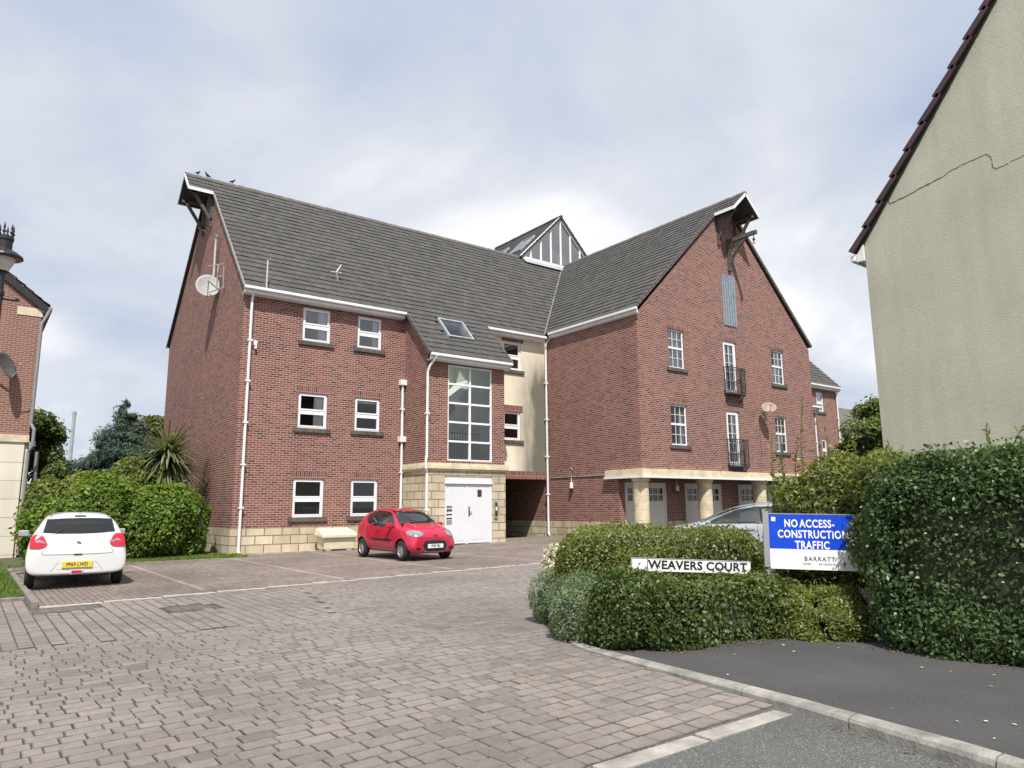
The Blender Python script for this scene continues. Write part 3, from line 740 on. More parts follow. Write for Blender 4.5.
# hood over the hoist
dH = .88
roof(mb, (0, RY-dH, RZ-1.03*dH), (1, 0, 0), Sl, dH*hyp, lambda s: 5.78, lambda s: 6.70)
roof(mb, (0, RY+dH, RZ-1.03*dH), (1, 0, 0), (0, -1, 1.03), dH*hyp, lambda s: 5.78, lambda s: 6.70)
bpart(mb, 'roof', M['tile'])
mb = MB()
WE = 19.66
def vy(x): return 23.6+(.03+.965*(x-19.6))/1.03
roof(mb, (WE, 0, zw(WE)), (0, 1, 0), Sw, (WRX-WE)*hypw, lambda s: 18.33, lambda s: vy(WE+s/hypw))
roof(mb, (2*WRX-WE, 0, zw(WE)), (0, 1, 0), (-1, 0, .965), (WRX-WE)*hypw, lambda s: 18.33, lambda s: 35)
roof(mb, (WRX-dH, 0, WRZ-.965*dH), (0, 1, 0), Sw, dH*hypw, lambda s: 17.32, lambda s: 18.33)
roof(mb, (WRX+dH, 0, WRZ-.965*dH), (0, 1, 0), (-1, 0, .965), dH*hypw, lambda s: 17.32, lambda s: 18.33)
bpart(mb, 'roof', M['tile'])
mb = MB()                                             # right range
roof(mb, (0, E0, zl(E0)), (1, 0, 0), Sl, (RY-E0)*hyp, lambda s: max(25.9, 2*WRX-vx(E0+s/hyp)), lambda s: 44.0)
roof(mb, (0, 2*RY-E0, zl(E0)), (1, 0, 0), (0, -1, 1.03), (RY-E0)*hyp, lambda s: 26, lambda s: 44.0)
bpart(mb, 'roof', M['tile'])
# roof undersides so the lofts are closed
mb = MB()
def slab(a, b, c, d, n, t=.06): mb.prism([Vector(p)-Vector(n)*.03 for p in (a, b, c, d)], -Vector(n)*t)
nl = Vector((0, -1.03, 1)).normalized(); nb = Vector((0, 1.03, 1)).normalized(); nw = Vector((-.965, 0, 1)).normalized(); nw2 = Vector((.965, 0, 1)).normalized()
slab((5.8, RY-dH, RZ-1.03*dH), (6.72, RY-dH, RZ-1.03*dH), (6.72, RY, RZ), (5.8, RY, RZ), nl); slab((5.8, RY+dH, RZ-1.03*dH), (6.72, RY+dH, RZ-1.03*dH), (6.72, RY, RZ), (5.8, RY, RZ), nb)
slab((6.72, E0, zl(E0)), (19.4, E0, zl(E0)), (25, RY, RZ), (6.72, RY, RZ), nl); slab((6.72, 2*RY-E0, zl(E0)), (25, 2*RY-E0, zl(E0)), (25, RY, RZ), (6.72, RY, RZ), nb)
for xa, xb, ya, yb in ((PX0-.1, 13.98, 21.76, E0), (15.14, PX1+.12, 21.76, E0), (13.981, 15.139, 21.76, 22.56), (13.981, 15.139, 23.40, E0)): slab((xa, ya, zl(ya)), (xb, ya, zl(ya)), (xb, yb, zl(yb)), (xa, yb, zl(yb)), nl)
slab((WE, 18.35, zw(WE)), (WRX, 18.35, WRZ), (WRX, 29, WRZ), (WE, 23.4, zw(WE)), nw); slab((2*WRX-WE, 18.35, zw(WE)), (WRX, 18.35, WRZ), (WRX, 34.9, WRZ), (2*WRX-WE, 34.9, zw(WE)), nw2)
slab((WRX-dH, 17.34, WRZ-.965*dH), (WRX, 17.34, WRZ), (WRX, 18.22, WRZ), (WRX-dH, 18.22, WRZ-.965*dH), nw); slab((WRX+dH, 17.34, WRZ-.965*dH), (WRX, 17.34, WRZ), (WRX, 18.22, WRZ), (WRX+dH, 18.22, WRZ-.965*dH), nw2)
slab((WX1, E0, zl(E0)), (43.95, E0, zl(E0)), (43.95, RY, RZ), (WX1, RY, RZ), nl); slab((WX1, 2*RY-E0, zl(E0)), (43.95, 2*RY-E0, zl(E0)), (43.95, RY, RZ), (WX1, RY, RZ), nb)
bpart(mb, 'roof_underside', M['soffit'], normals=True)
def ridge(mb, a, b, r=.13, seg=.42):
    a, b = Vector(a), Vector(b); n = int((b-a).length/seg)
    for i in range(n):
        p, q = a.lerp(b, i/n), a.lerp(b, (i+1)/n-.02/seg/n)
        s_ = random.uniform(-.008, .008); mb.tube([p+Vector((0, 0, s_)), q+Vector((0, 0, s_))], [r, r*.94], 8)
for a, b in (((5.76, RY, RZ-.09), (25.2, RY, RZ-.09)), ((WRX, 17.3, WRZ-.06), (WRX, 29.1, WRZ-.06)), ((28, RY, RZ-.06), (44, RY, RZ-.06))):
    mb = MB(); ridge(mb, a, b); bpart(mb, 'ridge_tiles', M['ridge'])
mb = MB()                                             # valley gutter lining and verge strips
for i in range(26):
    t0, t1 = i/26, (i+1)/26; P = lambda t: Vector((vx(E0+t*(RY-E0)), E0+t*(RY-E0), zl(E0+t*(RY-E0))+.045+random.uniform(0, .012)))
    mb.bar(P(t0), P(t1), .06, .03)
bpart(mb, 'valley_gutter', M['valleylead'])
def verge(mat, a, b, w=.04, h=.09, n=26):
    mb = MB(); a, b = Vector(a), Vector(b)
    for i in range(n):
        p, q = a.lerp(b, i/n), a.lerp(b, (i+.93)/n); mb.bar(p, q, w, h)
    bpart(mb, 'verge', M[mat])
verge('vergemortar', (6.68, 23.5, zl(23.5)-.02), (6.68, RY-dH, RZ-1.03*dH-.02)); verge('timber', (6.68, 2*RY-23.5, zl(23.5)-.02), (6.68, RY+dH, RZ-1.03*dH-.02))
verge('timber', (WE, 18.32, zw(WE)-.02), (WRX-dH, 18.32, WRZ-.965*dH-.02), .05, .13); verge('timber', (2*WRX-WE, 18.32, zw(WE)-.02), (WRX+dH, 18.32, WRZ-.965*dH-.02), .05, .13)
verge('timber', (PX0-.14, 21.74, zl(21.74)-.04), (PX0-.14, E0+.05, zl(E0+.05)-.04), .05, .13, 8); verge('timber', (PX1+.15, 21.74, zl(21.74)-.04), (PX1+.15, E0, zl(E0)-.04), .05, .13, 8)
# hood fascias, soffits, brackets
def hood(axis):
    f = MB(); s_ = MB()
    if axis == 'x':
        P = lambda along, d, z: (along, RY+d, z); zt, c, near, wall = RZ, 1.03, 5.77, LX
    else:
        P = lambda along, d, z: (WRX+d, along, z); zt, c, near, wall = WRZ, .965, 17.31, WY
    ze = zt-c*dH
    for sg in (-1, 1):
        f.bar(P(near-.01, sg*(dH+.02), ze-.06), P(near-.01, sg*.0, zt-.07), .03, .11, up=(0, 0, 1))
        f.bar(P(near-.02, sg*(dH+.03), ze-.05), P(wall-.12, sg*(dH+.03), ze-.05), .035, .13)
        s_.add([P(near+.02, sg*dH, ze-.10), P(wall, sg*dH, ze-.10), P(wall, 0, zt-.2), P(near+.02, 0, zt-.2)], [(0, 1, 2, 3)])
        br = MB(); br.bar(P(wall-.05, sg*.62, ze-1.35), P(wall-.05, sg*.62, ze-.05), .11, .1)
        br.bar(P(wall-.06, sg*.62, ze-1.1), P(near+.22, sg*.62, ze-.02), .10, .11)
        br.bar(P(wall, sg*.62, ze-.05), P(near+.1, sg*.62, ze-.05), .10, .1); bpart(br, 'hood_bracket', M['timber'])
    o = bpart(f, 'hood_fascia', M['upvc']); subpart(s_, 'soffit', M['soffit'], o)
hood('x'); hood('y')
# gutters, fascia
def gut(x0, x1, y, z):
    mb = MB(); mb.box(x0, y-.06, z-.10, x1, y+.05, z+.0); mb.box(x0+.02, y+.055, z-.22, x1-.02, y+.10, z-.07); mb.box(x0+.02, y+.105, z-.24, x1-.02, y+.34, z-.21); bpart(mb, 'gutter', M['pipe'], bevel=.01)
gut(6.68, PX0-.15, E0-.03, zl(E0)-.02); gut(PX1+.16, WX0-.25, E0-.03, zl(E0)-.02); gut(PX0-.10, PX1+.12, 21.72, zl(21.74)-.02); gut(WX1, 43.9, E0-.03, zl(E0)-.02); gut(35, 38.2, 21.72, zl(21.74)-.02)
z = zw(WE)-.02
mb = MB(); mb.box(WE-.08, 18.22, z-.10, WE+.02, 23.44, z); mb.box(WE+.025, 18.24, z-.22, WE+.07, 23.5, z-.07); mb.box(WE+.071, 18.24, z-.24, WX0, 23.8, z-.21)
bpart(mb, 'gutter', M['pipe'], bevel=.01)
# downpipes
def downpipe(pts, hop=None, mat='pipe', r=.045):
    mb = MB(); mb.tube(pts, r, 10)
    p0, p1 = Vector(pts[-2]), Vector(pts[-1])
    top, bot = max(pts, key=lambda p: p[2]), min(pts, key=lambda p: p[2])
    zc = bot[2]+.5
    long_ = [(a, b) for a, b in zip(pts, pts[1:]) if abs(a[2]-b[2]) > 1.5]
    for a, b in long_:
        n = max(1, int(abs(a[2]-b[2])/1.6))
        for i in range(1, n+1):
            q = Vector(a).lerp(Vector(b), i/(n+1)); mb.box(q.x-.075, q.y-.055, q.z-.03, q.x+.075, q.y+.07, q.z+.03)
    for h in hop or []: mb.box(h[0]-.13, h[1]-.09, h[2]-.10, h[0]+.13, h[1]+.09, h[2]+.10)
    return bpart(mb, 'downpipe', M[mat])
downpipe([(7.02, E0-.03, 8.62), (7.02, 23.66, 8.42), (7.02, 23.72, 8.3), (7.02, 23.72, .1), (7.02, 23.6, g(7)+.05)])
downpipe([(19.74, 23.5, 8.65), (19.72, 23.7, 8.45), (19.70, 23.72, 8.3), (19.70, 23.70, .35), (19.55, 23.45, g(19)+.06)])
downpipe([(12.73, 23.74, 6.1), (12.73, 23.74, 4.0), (12.73, 23.74, .1)], [(12.73, 23.73, 6.06), (12.73, 23.73, 3.93)])
downpipe([(13.0, 21.68, 6.80), (12.84, 21.95, 6.42), (12.80, 22.02, 6.2), (12.80, 22.02, 3.25), (12.72, 21.93, 3.08), (12.72, 21.92, 2.78), (12.80, 22.0, 2.6), (12.80, 22.0, .1)])
downpipe([(43.7, 23.55, 8.6), (43.7, 23.75, 8.3), (43.7, 23.75, .7)])
downpipe([(38.0, 21.68, 6.78), (38.0, 22.02, 6.3), (38.0, 22.02, .6)])

# ---- windows
def bars(mb, x0, x1, z0, z1, y0, y1, f):
    mb.box(x0, y0, z0, x1, y1, z0+f); mb.box(x0, y0, z1-f, x1, y1, z1); mb.box(x0, y0, z0+f, x0+f, y1, z1-f); mb.box(x1-f, y0, z0+f, x1, y1, z1-f)
def curtain_strip(mb, x0, x1, z0, z1, y):
    n = max(6, int((x1-x0)/.025)); 
    for i in range(n):
        a, b = x0+(x1-x0)*i/n, x0+(x1-x0)*(i+1)/n; d = lambda q: y+.016*math.sin(q*62)
        mb.quad((a, d(a), z0), (b, d(b), z0), (b, d(b), z1), (a, d(a), z1))
def window(Y, h, kind='casement', sill=True, curt=None, lintel=True):
    x0, x1, z0, z1 = h; yf = Y+.055
    mb = MB()
    if kind == 'casement':
        zm = z0+(z1-z0)*.47
        bars(mb, x0, x1, z0, z1, yf, yf+.07, .05)
        mb.box(x0+.05, yf-.004, zm-.045, x1-.05, yf+.066, zm+.045)
        bars(mb, x0+.052, x1-.052, zm+.047, z1-.052, yf-.018, yf+.05, .05)
        bars(mb, x0+.052, x1-.052, z0+.052, zm-.047, yf-.010, yf+.05, .045)
    elif kind == 'georgian':
        zm = z0+(z1-z0)*.52; bars(mb, x0, x1, z0, z1, yf, yf+.07, .055); mb.box(x0+.055, yf-.004, zm-.04, x1-.055, yf+.066, zm+.04)
        for a, b in ((z0+.055, zm-.04), (zm+.04, z1-.055)):
            for k in (1, 2): xx = x0+.055+(x1-x0-.11)*k/3; mb.box(xx-.008, yf+.012, a, xx+.008, yf+.04, b)
            mb.box(x0+.055, yf+.010, (a+b)/2-.008, x1-.055, yf+.042, (a+b)/2+.008)
    elif kind == 'french':
        bars(mb, x0, x1, z0, z1, yf, yf+.07, .07)
        bars(mb, x0+.072, x1-.072, z0+.072, z1-.072, yf-.012, yf+.05, .075)
        for k in (1,): xx = x0+.147+(x1-x0-.294)*k/2; mb.box(xx-.008, yf+.006, z0+.147, xx+.008, yf+.04, z1-.147)
        for k in range(1, 5): zz = z0+.147+(z1-z0-.294)*k/5; mb.box(x0+.147, yf+.004, zz-.008, x1-.147, yf+.042, zz+.008)
    elif kind == 'stair':
        bars(mb, x0, x1, z0, z1, yf-.03, yf+.06, .055)
        xm = (x0+x1)/2; mb.box(xm-.035, yf-.034, z0+.055, xm+.035, yf+.056, z1-.055)
        for k in range(1, 5):
            zz = z0+(z1-z0)*k/5; mb.box(x0+.055, yf-.030, zz-.035, xm-.036, yf+.052, zz+.035); mb.box(xm+.036, yf-.030, zz-.035, x1-.055, yf+.052, zz+.035)
    w = bpart(mb, 'window', M['upvc'])
    p = MB(); p.quad((x0+.03, yf+.03, z0+.03), (x1-.03, yf+.03, z0+.03), (x1-.03, yf+.03, z1-.03), (x0+.03, yf+.03, z1-.03)); subpart(p, 'pane', M['stairglass'] if kind == 'stair' else (M['brightglass'] if z0 > 7 and kind == 'casement' else M['glass']), w)
    if sill:
        s_ = MB(); s_.box(x0-.14, Y-.07, z0-.15, x1+.14, Y+.06, z0-.002); subpart(s_, 'sill', M['sill'], w, bevel=.012)
    if lintel:
        s_ = MB(); s_.box(x0-.10, Y-.004, z1+.003, x1+.10, Y+.02, z1+.23); subpart(s_, 'lintel', M['soldier'], w)
    r_ = MB(); d = 1.3 if kind != 'stair' else 2.6; yb = yf+.071
    e_ = .25 if kind != 'stair' else .0
    if kind == 'stair':
        ye = yb+d; zr0, zr1 = zl(yb)-.16, zl(ye)-.16
        r_.quad((x0, ye, z0-.3), (x1, ye, z0-.3), (x1, ye, zr1), (x0, ye, zr1)); r_.quad((x0, yb, z0-.3), (x0, ye, z0-.3), (x0, ye, zr1), (x0, yb, zr0)); r_.quad((x1, yb, z0-.3), (x1, yb, zr0), (x1, ye, zr1), (x1, ye, z0-.3))
        r_.quad((x0, yb, z0-.3), (x1, yb, z0-.3), (x1, ye, z0-.3), (x0, ye, z0-.3)); r_.quad((x0, yb, z1+.02), (x1, yb, z1+.02), (x1, yb, zr0), (x0, yb, zr0))
        subpart(r_, 'room_lining', M['hall'], w)
        return w
    r_.quad((x0-e_, yb+d, z0-.3), (x1+e_, yb+d, z0-.3), (x1+e_, yb+d, z1+.1), (x0-e_, yb+d, z1+.1)); r_.quad((x0-e_, yb, z0-.3), (x0-e_, yb+d, z0-.3), (x0-e_, yb+d, z1+.1), (x0-e_, yb, z1+.1)); r_.quad((x1+e_, yb, z0-.3), (x1+e_, yb, z1+.1), (x1+e_, yb+d, z1+.1), (x1+e_, yb+d, z0-.3))
    r_.quad((x0-e_, yb, z1+.1), (x0-e_, yb+d, z1+.1), (x1+e_, yb+d, z1+.1), (x1+e_, yb, z1+.1)); r_.quad((x0-e_, yb, z0-.3), (x1+e_, yb, z0-.3), (x1+e_, yb+d, z0-.3), (x0-e_, yb+d, z0-.3))
    subpart(r_, 'room_lining', M['hall'] if kind == 'stair' else M['room'], w)
    if curt:
        c = MB()
        for (a, b, t, q, mt) in curt:
            c.cm = 0; curtain_strip(c, x0+(x1-x0)*a, x0+(x1-x0)*b, z0+(z1-z0)*t, z0+(z1-z0)*q, yf+.10)
        subpart(c, 'curtain', M[curt[0][4]], w)
    return w
CT = 'curtain'
window(LY, W_left[0], curt=[(.60, .95, 0, 1, CT)]); window(LY, W_left[1], curt=[(.68, .95, 0, 1, CT)])
window(LY, W_left[2], curt=[(.58, .93, 0, .9, CT)]); window(LY, W_left[3], curt=[(.1, .9, .85, 1, CT)])
window(LY, W_left[4], curt=[(.03, .97, 0, 1, 'blind')]); window(LY, W_left[5], curt=[(.03, .97, 0, 1, 'blind')])
window(LY, W_cream[0], lintel=False); window(LY, W_cream[1], lintel=False)
window(LY, W_ext[0], curt=[(.3, .95, 0, 1, CT)]); window(LY, W_ext[1])
window(WY, WG[0], 'georgian', curt=[(.06, .47, 0, 1, CT), (.5, .96, 0, 1, CT)]); window(WY, WG[1], 'georgian', curt=[(.05, .95, 0, .5, CT), (.5, .95, .5, 1, CT)])
window(WY, WG[2], 'georgian', curt=[(.62, .96, 0, .85, CT)]); window(WY, WG[3], 'georgian', curt=[(.3, .7, 0, .6, CT)])
window(WY, WG[4], 'french', False, [(.08, .48, 0, 1, CT), (.52, .93, 0, 1, CT)], True); window(WY, WG[5], 'french', False, [(.10, .35, 0, 1, CT), (.48, .93, 0, 1, CT)], True)
sw = window(PY, SW, 'stair', False, None, False)
mb = MB()                                             # landing, railing and flight seen through the stair window
mb.box(SW[0]+.02, PY+1.3, 4.02, SW[1]-.02, PY+2.6, 4.2)
mb.prism([(SW[0]+.03, PY+1.6, 4.3), (SW[1]-.03, PY+1.6, 6.1), (SW[1]-.03, PY+1.6, 6.45), (SW[0]+.03, PY+1.6, 4.65)], (0, .9, 0))
subpart(mb, 'landing', M['hall'], sw)
mb = MB(); mb.box(SW[0]+.02, PY+.8, 4.18, SW[1]-.02, PY+.84, 4.22)
for i in range(16): xx = SW[0]+.1+i*.12; mb.box(xx-.01, PY+.81, 3.2, xx+.01, PY+.83, 4.18)
subpart(mb, 'railing', M['ironwork'], sw)
mb = MB(); mb.box(SW[0]+.35, PY+.5, 5.0, SW[0]+.62, PY+.6, 5.32); mb.box(SW[0]+.42, PY+.55, 4.85, SW[0]+.52, PY+.6, 5.0)
subpart(mb, 'wall_lamp', M['black'], sw)
# loading door
mb = MB(); mb.box(25.2, WY-.03, 9.03, 26.1, WY+.02, 11.32); bpart(mb, 'loading_door', M['blueboards'])
# juliet balconies
for h in (WG[4], WG[5]):
    mb = MB(); x0, x1, z0 = h[0]-.10, h[1]+.12, h[2]; yo = WY-.30
    mb.box(x0, yo, z0-.10, x1, WY-.002, z0-.04)
    for zz in (z0+.03, z0+1.05): mb.bar((x0, yo+.015, zz), (x1, yo+.015, zz), .03); mb.bar((x0+.015, yo, zz), (x0+.015, WY, zz), .03); mb.bar((x1-.015, yo, zz), (x1-.015, WY, zz), .03)
    mb.bar((x0, yo+.015, z0+.93), (x1, yo+.015, z0+.93), .02)
    for i in range(10): xx = x0+.015+(x1-x0-.03)*i/9; mb.bar((xx, yo+.015, z0-.04), (xx, yo+.015, z0+1.05), .018 if 0 < i < 9 else .035)
    for xx in (x0+.015, x1-.015):
        for k in (1, 2, 3): mb.bar((xx, yo+.015+.07*k, z0-.04), (xx, yo+.015+.07*k, z0+1.05), .016)
    for xx in (x0+.08, x1-.08): mb.bar((xx, WY-.01, z0-.42), (xx, yo+.02, z0-.08), .03)
    mb.bar((x0+.05, WY-.02, z0-.36), (x1-.05, WY-.02, z0-.36), .03)
    bpart(mb, 'balcony', M['ironwork'])
# hoist
mb = MB(); X = 25.75
mb.bar((X, WY+.1, 12.86), (X, 16.9, 12.86), .14, .16); mb.bar((X, WY-.07, 11.5), (X, WY-.07, 12.8), .12, .12)
pts = [(X, WY-.1, 11.7), (X, WY-.28, 12.12), (X, WY-.58, 12.5), (X, WY-1.0, 12.78)]
for a, b in zip(pts, pts[1:]): mb.bar(a, b, .09, .10)
mb.bar((X, WY-.1, 12.45), (X, WY-.42, 12.30), .07); mb.bar((X, WY-.42, 12.3), (X, WY-.45, 12.8), .06)
hz = bpart(mb, 'hoist', M['timber'])
mb = MB(); mb.tube([(X, 17.05, 12.78), (X, 17.05, 12.6)], .02, 6); mb.lathe([(.001, 12.5), (.06, 12.53), (.06, 12.6), (.001, 12.63)], (X, 17.05, 0), 10)
mb.tube([(X, 17.05, 12.5), (X, 17.10, 12.42), (X, 17.05, 12.36), (X, 16.99, 12.40)], .02, 6)
subpart(mb, 'hook', M['ironwork'], hz)
# canopy and columns
mb = MB(); mb.box(WX0-.16, 18.22, 2.52, 34.0, WY+.02, 2.78); mb.box(WX0-.16, WY+.021, 2.52, WX0+.02, 20.2, 2.78)
cn = bpart(mb, 'canopy_band', M['stonetrim'], bevel=.012)
mb = MB(); mb.box(WX0-.20, 18.18, 2.45, 34.0, 18.4, 2.518); mb.box(WX0-.20, 18.401, 2.45, WX0-.02, 20.22, 2.518); subpart(mb, 'trim', M['pipe'], cn)
mb = MB(); mb.box(WX0-.019, 18.402, 2.44, 34.0, 19.66, 2.50); subpart(mb, 'soffit', M['soffit'], cn)
for cx in (20.03, 23.74, 27.42, 31.1):
    mb = MB(); prof = [(.44, -.2), (.44, .12), (.40, .16)]
    for k in range(6):
        z0 = .16+k*.36; prof += [(.385, z0), (.40, z0+.012), (.40, z0+.345), (.385, z0+.36)]
    prof += [(.40, 2.32), (.46, 2.33), (.47, 2.40), (.50, 2.41), (.50, 2.452)]
    mb.lathe([(r*.72, z) for r, z in prof], (cx, 18.70, 0), 24); c_ = bpart(mb, 'column', M['stonebase'])
for a, b in GX:
    mb = MB(); y = 19.66; f = .09
    mb.box(a, y-.02, 0, a+f, y+.06, 2.33); mb.box(b-f, y-.02, 0, b, y+.06, 2.33); mb.box(a+f, y-.02, 2.33-f, b-f, y+.06, 2.33)
    fr = bpart(mb, 'garage_door', M['garage'])
    xm = (a+b)/2
    for p, q in ((a+f, xm-.006), (xm+.006, b-f)):
        l = MB(); w0, w1, wz0, wz1 = p+.10, q-.10, 1.62, 2.12
        l.box(p, y+.0, .02, q, y+.04, wz0); l.box(p, y, wz1, q, y+.04, 2.33-f); l.box(p, y, wz0, w0, y+.04, wz1); l.box(w1, y, wz0, q, y+.04, wz1)
        for k in range(1, 3): xx = w0+(w1-w0)*k/3; l.box(xx-.02, y+.004, wz0, xx+.02, y+.036, wz1)
        l.box(w0, y+.005, (wz0+wz1)/2-.02, w1, y+.035, (wz0+wz1)/2+.02)
        for k in range(9): xx = p+.06+(q-p-.12)*k/8; l.box(xx-.012, y-.008, .1, xx+.012, y-.0005, wz0-.08)
        subpart(l, 'door_leaf', M['garage'], fr)
        gl = MB(); gl.quad((w0, y+.03, wz0), (w1, y+.03, wz0), (w1, y+.03, wz1), (w0, y+.03, wz1)); subpart(gl, 'pane', M['carglass'], fr)
# entrance doors
mb = MB(); x0, x1, _, z1 = ED; y = PY+.03; zb = g(14.6)+.01; xm = x0+(x1-x0)*.47
mb.box(x0, y-.02, zb, x0+.08, y+.06, z1); mb.box(x1-.08, y-.02, zb, x1, y+.06, z1); mb.box(x0+.08, y-.025, z1-.24, x1-.08, y+.06, z1); mb.box(x0-.03, y-.075, z1-.27, x1+.03, y-.021, z1-.22); mb.box(xm-.06, y-.018, zb, xm+.03, y+.055, z1-.24)
ed = bpart(mb, 'entrance_door', M['whitepaint'], bevel=.006)
mb = MB(); mb.box(x0+.081, y, zb+.02, xm-.061, y+.04, z1-.245); mb.box(x0+.16, y-.008, zb+.12, xm-.14, y-.0005, z1-.36); subpart(mb, 'fixed_leaf', M['whitepaint'], ed, bevel=.004)
mb = MB(); a, b = xm+.031, x1-.081; mb.box(a, y-.006, zb+.02, b, y+.04, z1-.245)
for k in range(7): xx = a+.2+(b-a-.4)*k/6; mb.box(xx-.05, y-.012, zb+.15, xx+.045, y-.0065, zb+1.1)
subpart(mb, 'door_leaf', M['whitepaint'], ed, bevel=.003)
mb = MB(); mb.box(a+.42, y-.022, zb+1.68, a+.60, y-.0125, zb+1.93); subpart(mb, 'viewing_pane', M['carglass'], ed)
mb = MB(); mb.box(a+.03, y-.03, zb+.98, a+.07, y-.007, zb+1.32); mb.bar((a+.05, y-.05, zb+1.12), (a+.16, y-.05, zb+1.12), .02); subpart(mb, 'handle', M['black'], ed)
mb = MB()
for k, hh in enumerate((.03, .03, .03, .03)): mb.box(x0+.10, y-.02, zb+1.30-k*.135, x0+.32, y-.0005, zb+1.30-k*.135+hh*1.3)
subpart(mb, 'notice_strip', M['black'], ed)
mb = MB(); mb.box(x0+.10, y-.015, zb+.70, x0+.32, y-.0005, zb+.86); mb.box(x0+.10, y-.015, zb+1.2, x0+.32, y-.0005, zb+1.26); subpart(mb, 'notice', M['alu'], ed)
mb = MB(); mb.box(15.72, PY-.075, 1.02, 15.88, PY-.021, 1.66); ic = bpart(mb, 'entry_panel', M['alu'])
mb = MB(); mb.box(15.75, PY-.08, 1.08, 15.85, PY-.0755, 1.58); subpart(mb, 'panel_face', M['black'], ic)
mb = MB(); mb.box(15.77, PY-.084, 1.3, 15.83, PY-.0805, 1.44); subpart(mb, 'notice', M['signwhite'], ic)
# rooflights
def rooflight(P, ud, sd, w, l, mat='skyglass', name='rooflight'):
    ud, sd, P = Vector(ud).normalized(), Vector(sd).normalized(), Vector(P); n = ud.cross(sd).normalized(); n = n if n.z > 0 else -n
    mb = MB(); f = .07
    def bx(u0, u1, s0, s1, h0, h1, m): m.prism([P+ud*u+sd*s_+n*h0 for u, s_ in ((u0, s0), (u1, s0), (u1, s1), (u0, s1))], n*(h1-h0))
    for q in ((0, w, 0, f), (0, w, l-f, l), (0, f, f, l-f), (w-f, w, f, l-f)): bx(*q, 0, .10, mb)
    o = bpart(mb, name, M['lead'], normals=True); gl = MB(); bx(f, w-f, f, l-f, .0, .075, gl); subpart(gl, 'pane', M[mat], o, normals=True)
rooflight((13.98, 22.55, zl(22.55)), (1, 0, 0), Sl, 1.16, 1.25, 'glass')
# glazed lantern over the junction
GY, GXc, GZ0, GH, HW = 29.15, 25.42, 14.62, 2.86, 2.82
mb = MB(); mb.box(GXc-HW+.12, GY+.02, 12.5, GXc+HW-.12, 35.2, GZ0)
mb.prism([(GXc-HW+.05, GY+.0, GZ0-.02), (GXc+HW, GY+.0, GZ0-.02), (GXc+HW, GY-.42, 14.25), (GXc-HW+.05, GY-.42, 14.25)], (0, 0, .03))
ln = bpart(mb, 'lantern', M['lead'])
zg = lambda x: GZ0+GH*(1-abs(x-GXc)/HW)
mb = MB()
mb.bar((GXc-HW, GY, GZ0+.03), (GXc+HW, GY, GZ0+.03), .1, .12)
for sg in (-1, 1): mb.bar((GXc+sg*HW, GY-.02, GZ0+.02), (GXc, GY-.02, GZ0+GH), .10, .20)
for k in range(-3, 4):
    x = GXc+k*.72; mb.box(x-.045, GY-.03, GZ0+.08, x+.045, GY+.05, zg(x)-.05)
subpart(mb, 'glazing_frame', M['upvc'], ln)
mb = MB(); mb.add([(GXc-HW+.05, GY+.02, GZ0), (GXc+HW-.05, GY+.02, GZ0), (GXc, GY+.02, GZ0+GH-.08)], [(0, 1, 2)]); subpart(mb, 'pane', M['lanternglass'], ln)
mb = MB(); mb.add([(GXc-HW+.15, GY+2.2, GZ0), (GXc+HW-.15, GY+2.2, GZ0), (GXc, GY+2.2, GZ0+GH-.2)], [(0, 1, 2)]); mb.box(GXc-HW+.2, GY+.1, GZ0-.01, GXc+HW-.2, GY+2.2, GZ0+.005)
mb.prism([(GXc-.2, GY+.6, GZ0+.6), (GXc+1.0, GY+.6, GZ0+.05), (GXc+1.0, GY+.6, GZ0+.9), (GXc-.2, GY+.6, GZ0+1.3)], (0, .1, 0))
subpart(mb, 'inner_room', M['hall'], ln)
mb = MB(); sg = math.hypot(HW, GH)
ext = .16; fx = ext*HW/sg; fz = ext*GH/sg
roof(mb, (GXc-HW-fx, 0, GZ0-fz+.08), (0, 1, 0), (HW, 0, GH), sg+ext, lambda s: GY-.14, lambda s: 35.4)
roof(mb, (GXc+HW+fx, 0, GZ0-fz+.08), (0, 1, 0), (-HW, 0, GH), sg+ext, lambda s: GY-.14, lambda s: 35.4)
ridge(mb, (GXc, GY-.15, GZ0+GH+.08), (GXc, 35.4, GZ0+GH+.08), .11)
subpart(mb, 'lantern_roof', M['tile'], ln)
mb = MB()
for s_ in (-1, 1): mb.prism([(GXc+s_*HW, GY-.11, GZ0-.06), (GXc+s_*(HW-.0), GY-.11, GZ0+.07), (GXc, GY-.11, GZ0+GH+.06), (GXc, GY-.11, GZ0+GH-.08)], (0, 6.4, 0))
subpart(mb, 'lantern_soffit', M['soffit'], ln, normals=True)
SdL = (HW, 0, GH)
for yq, off in ((30.0, .95), (32.4, .95)):
    u = Vector(SdL).normalized(); rooflight((GXc-HW+u.x*off, yq, GZ0+.10+u.z*off), (0, 1, 0), SdL, 1.1, 1.5, 'skyglass')
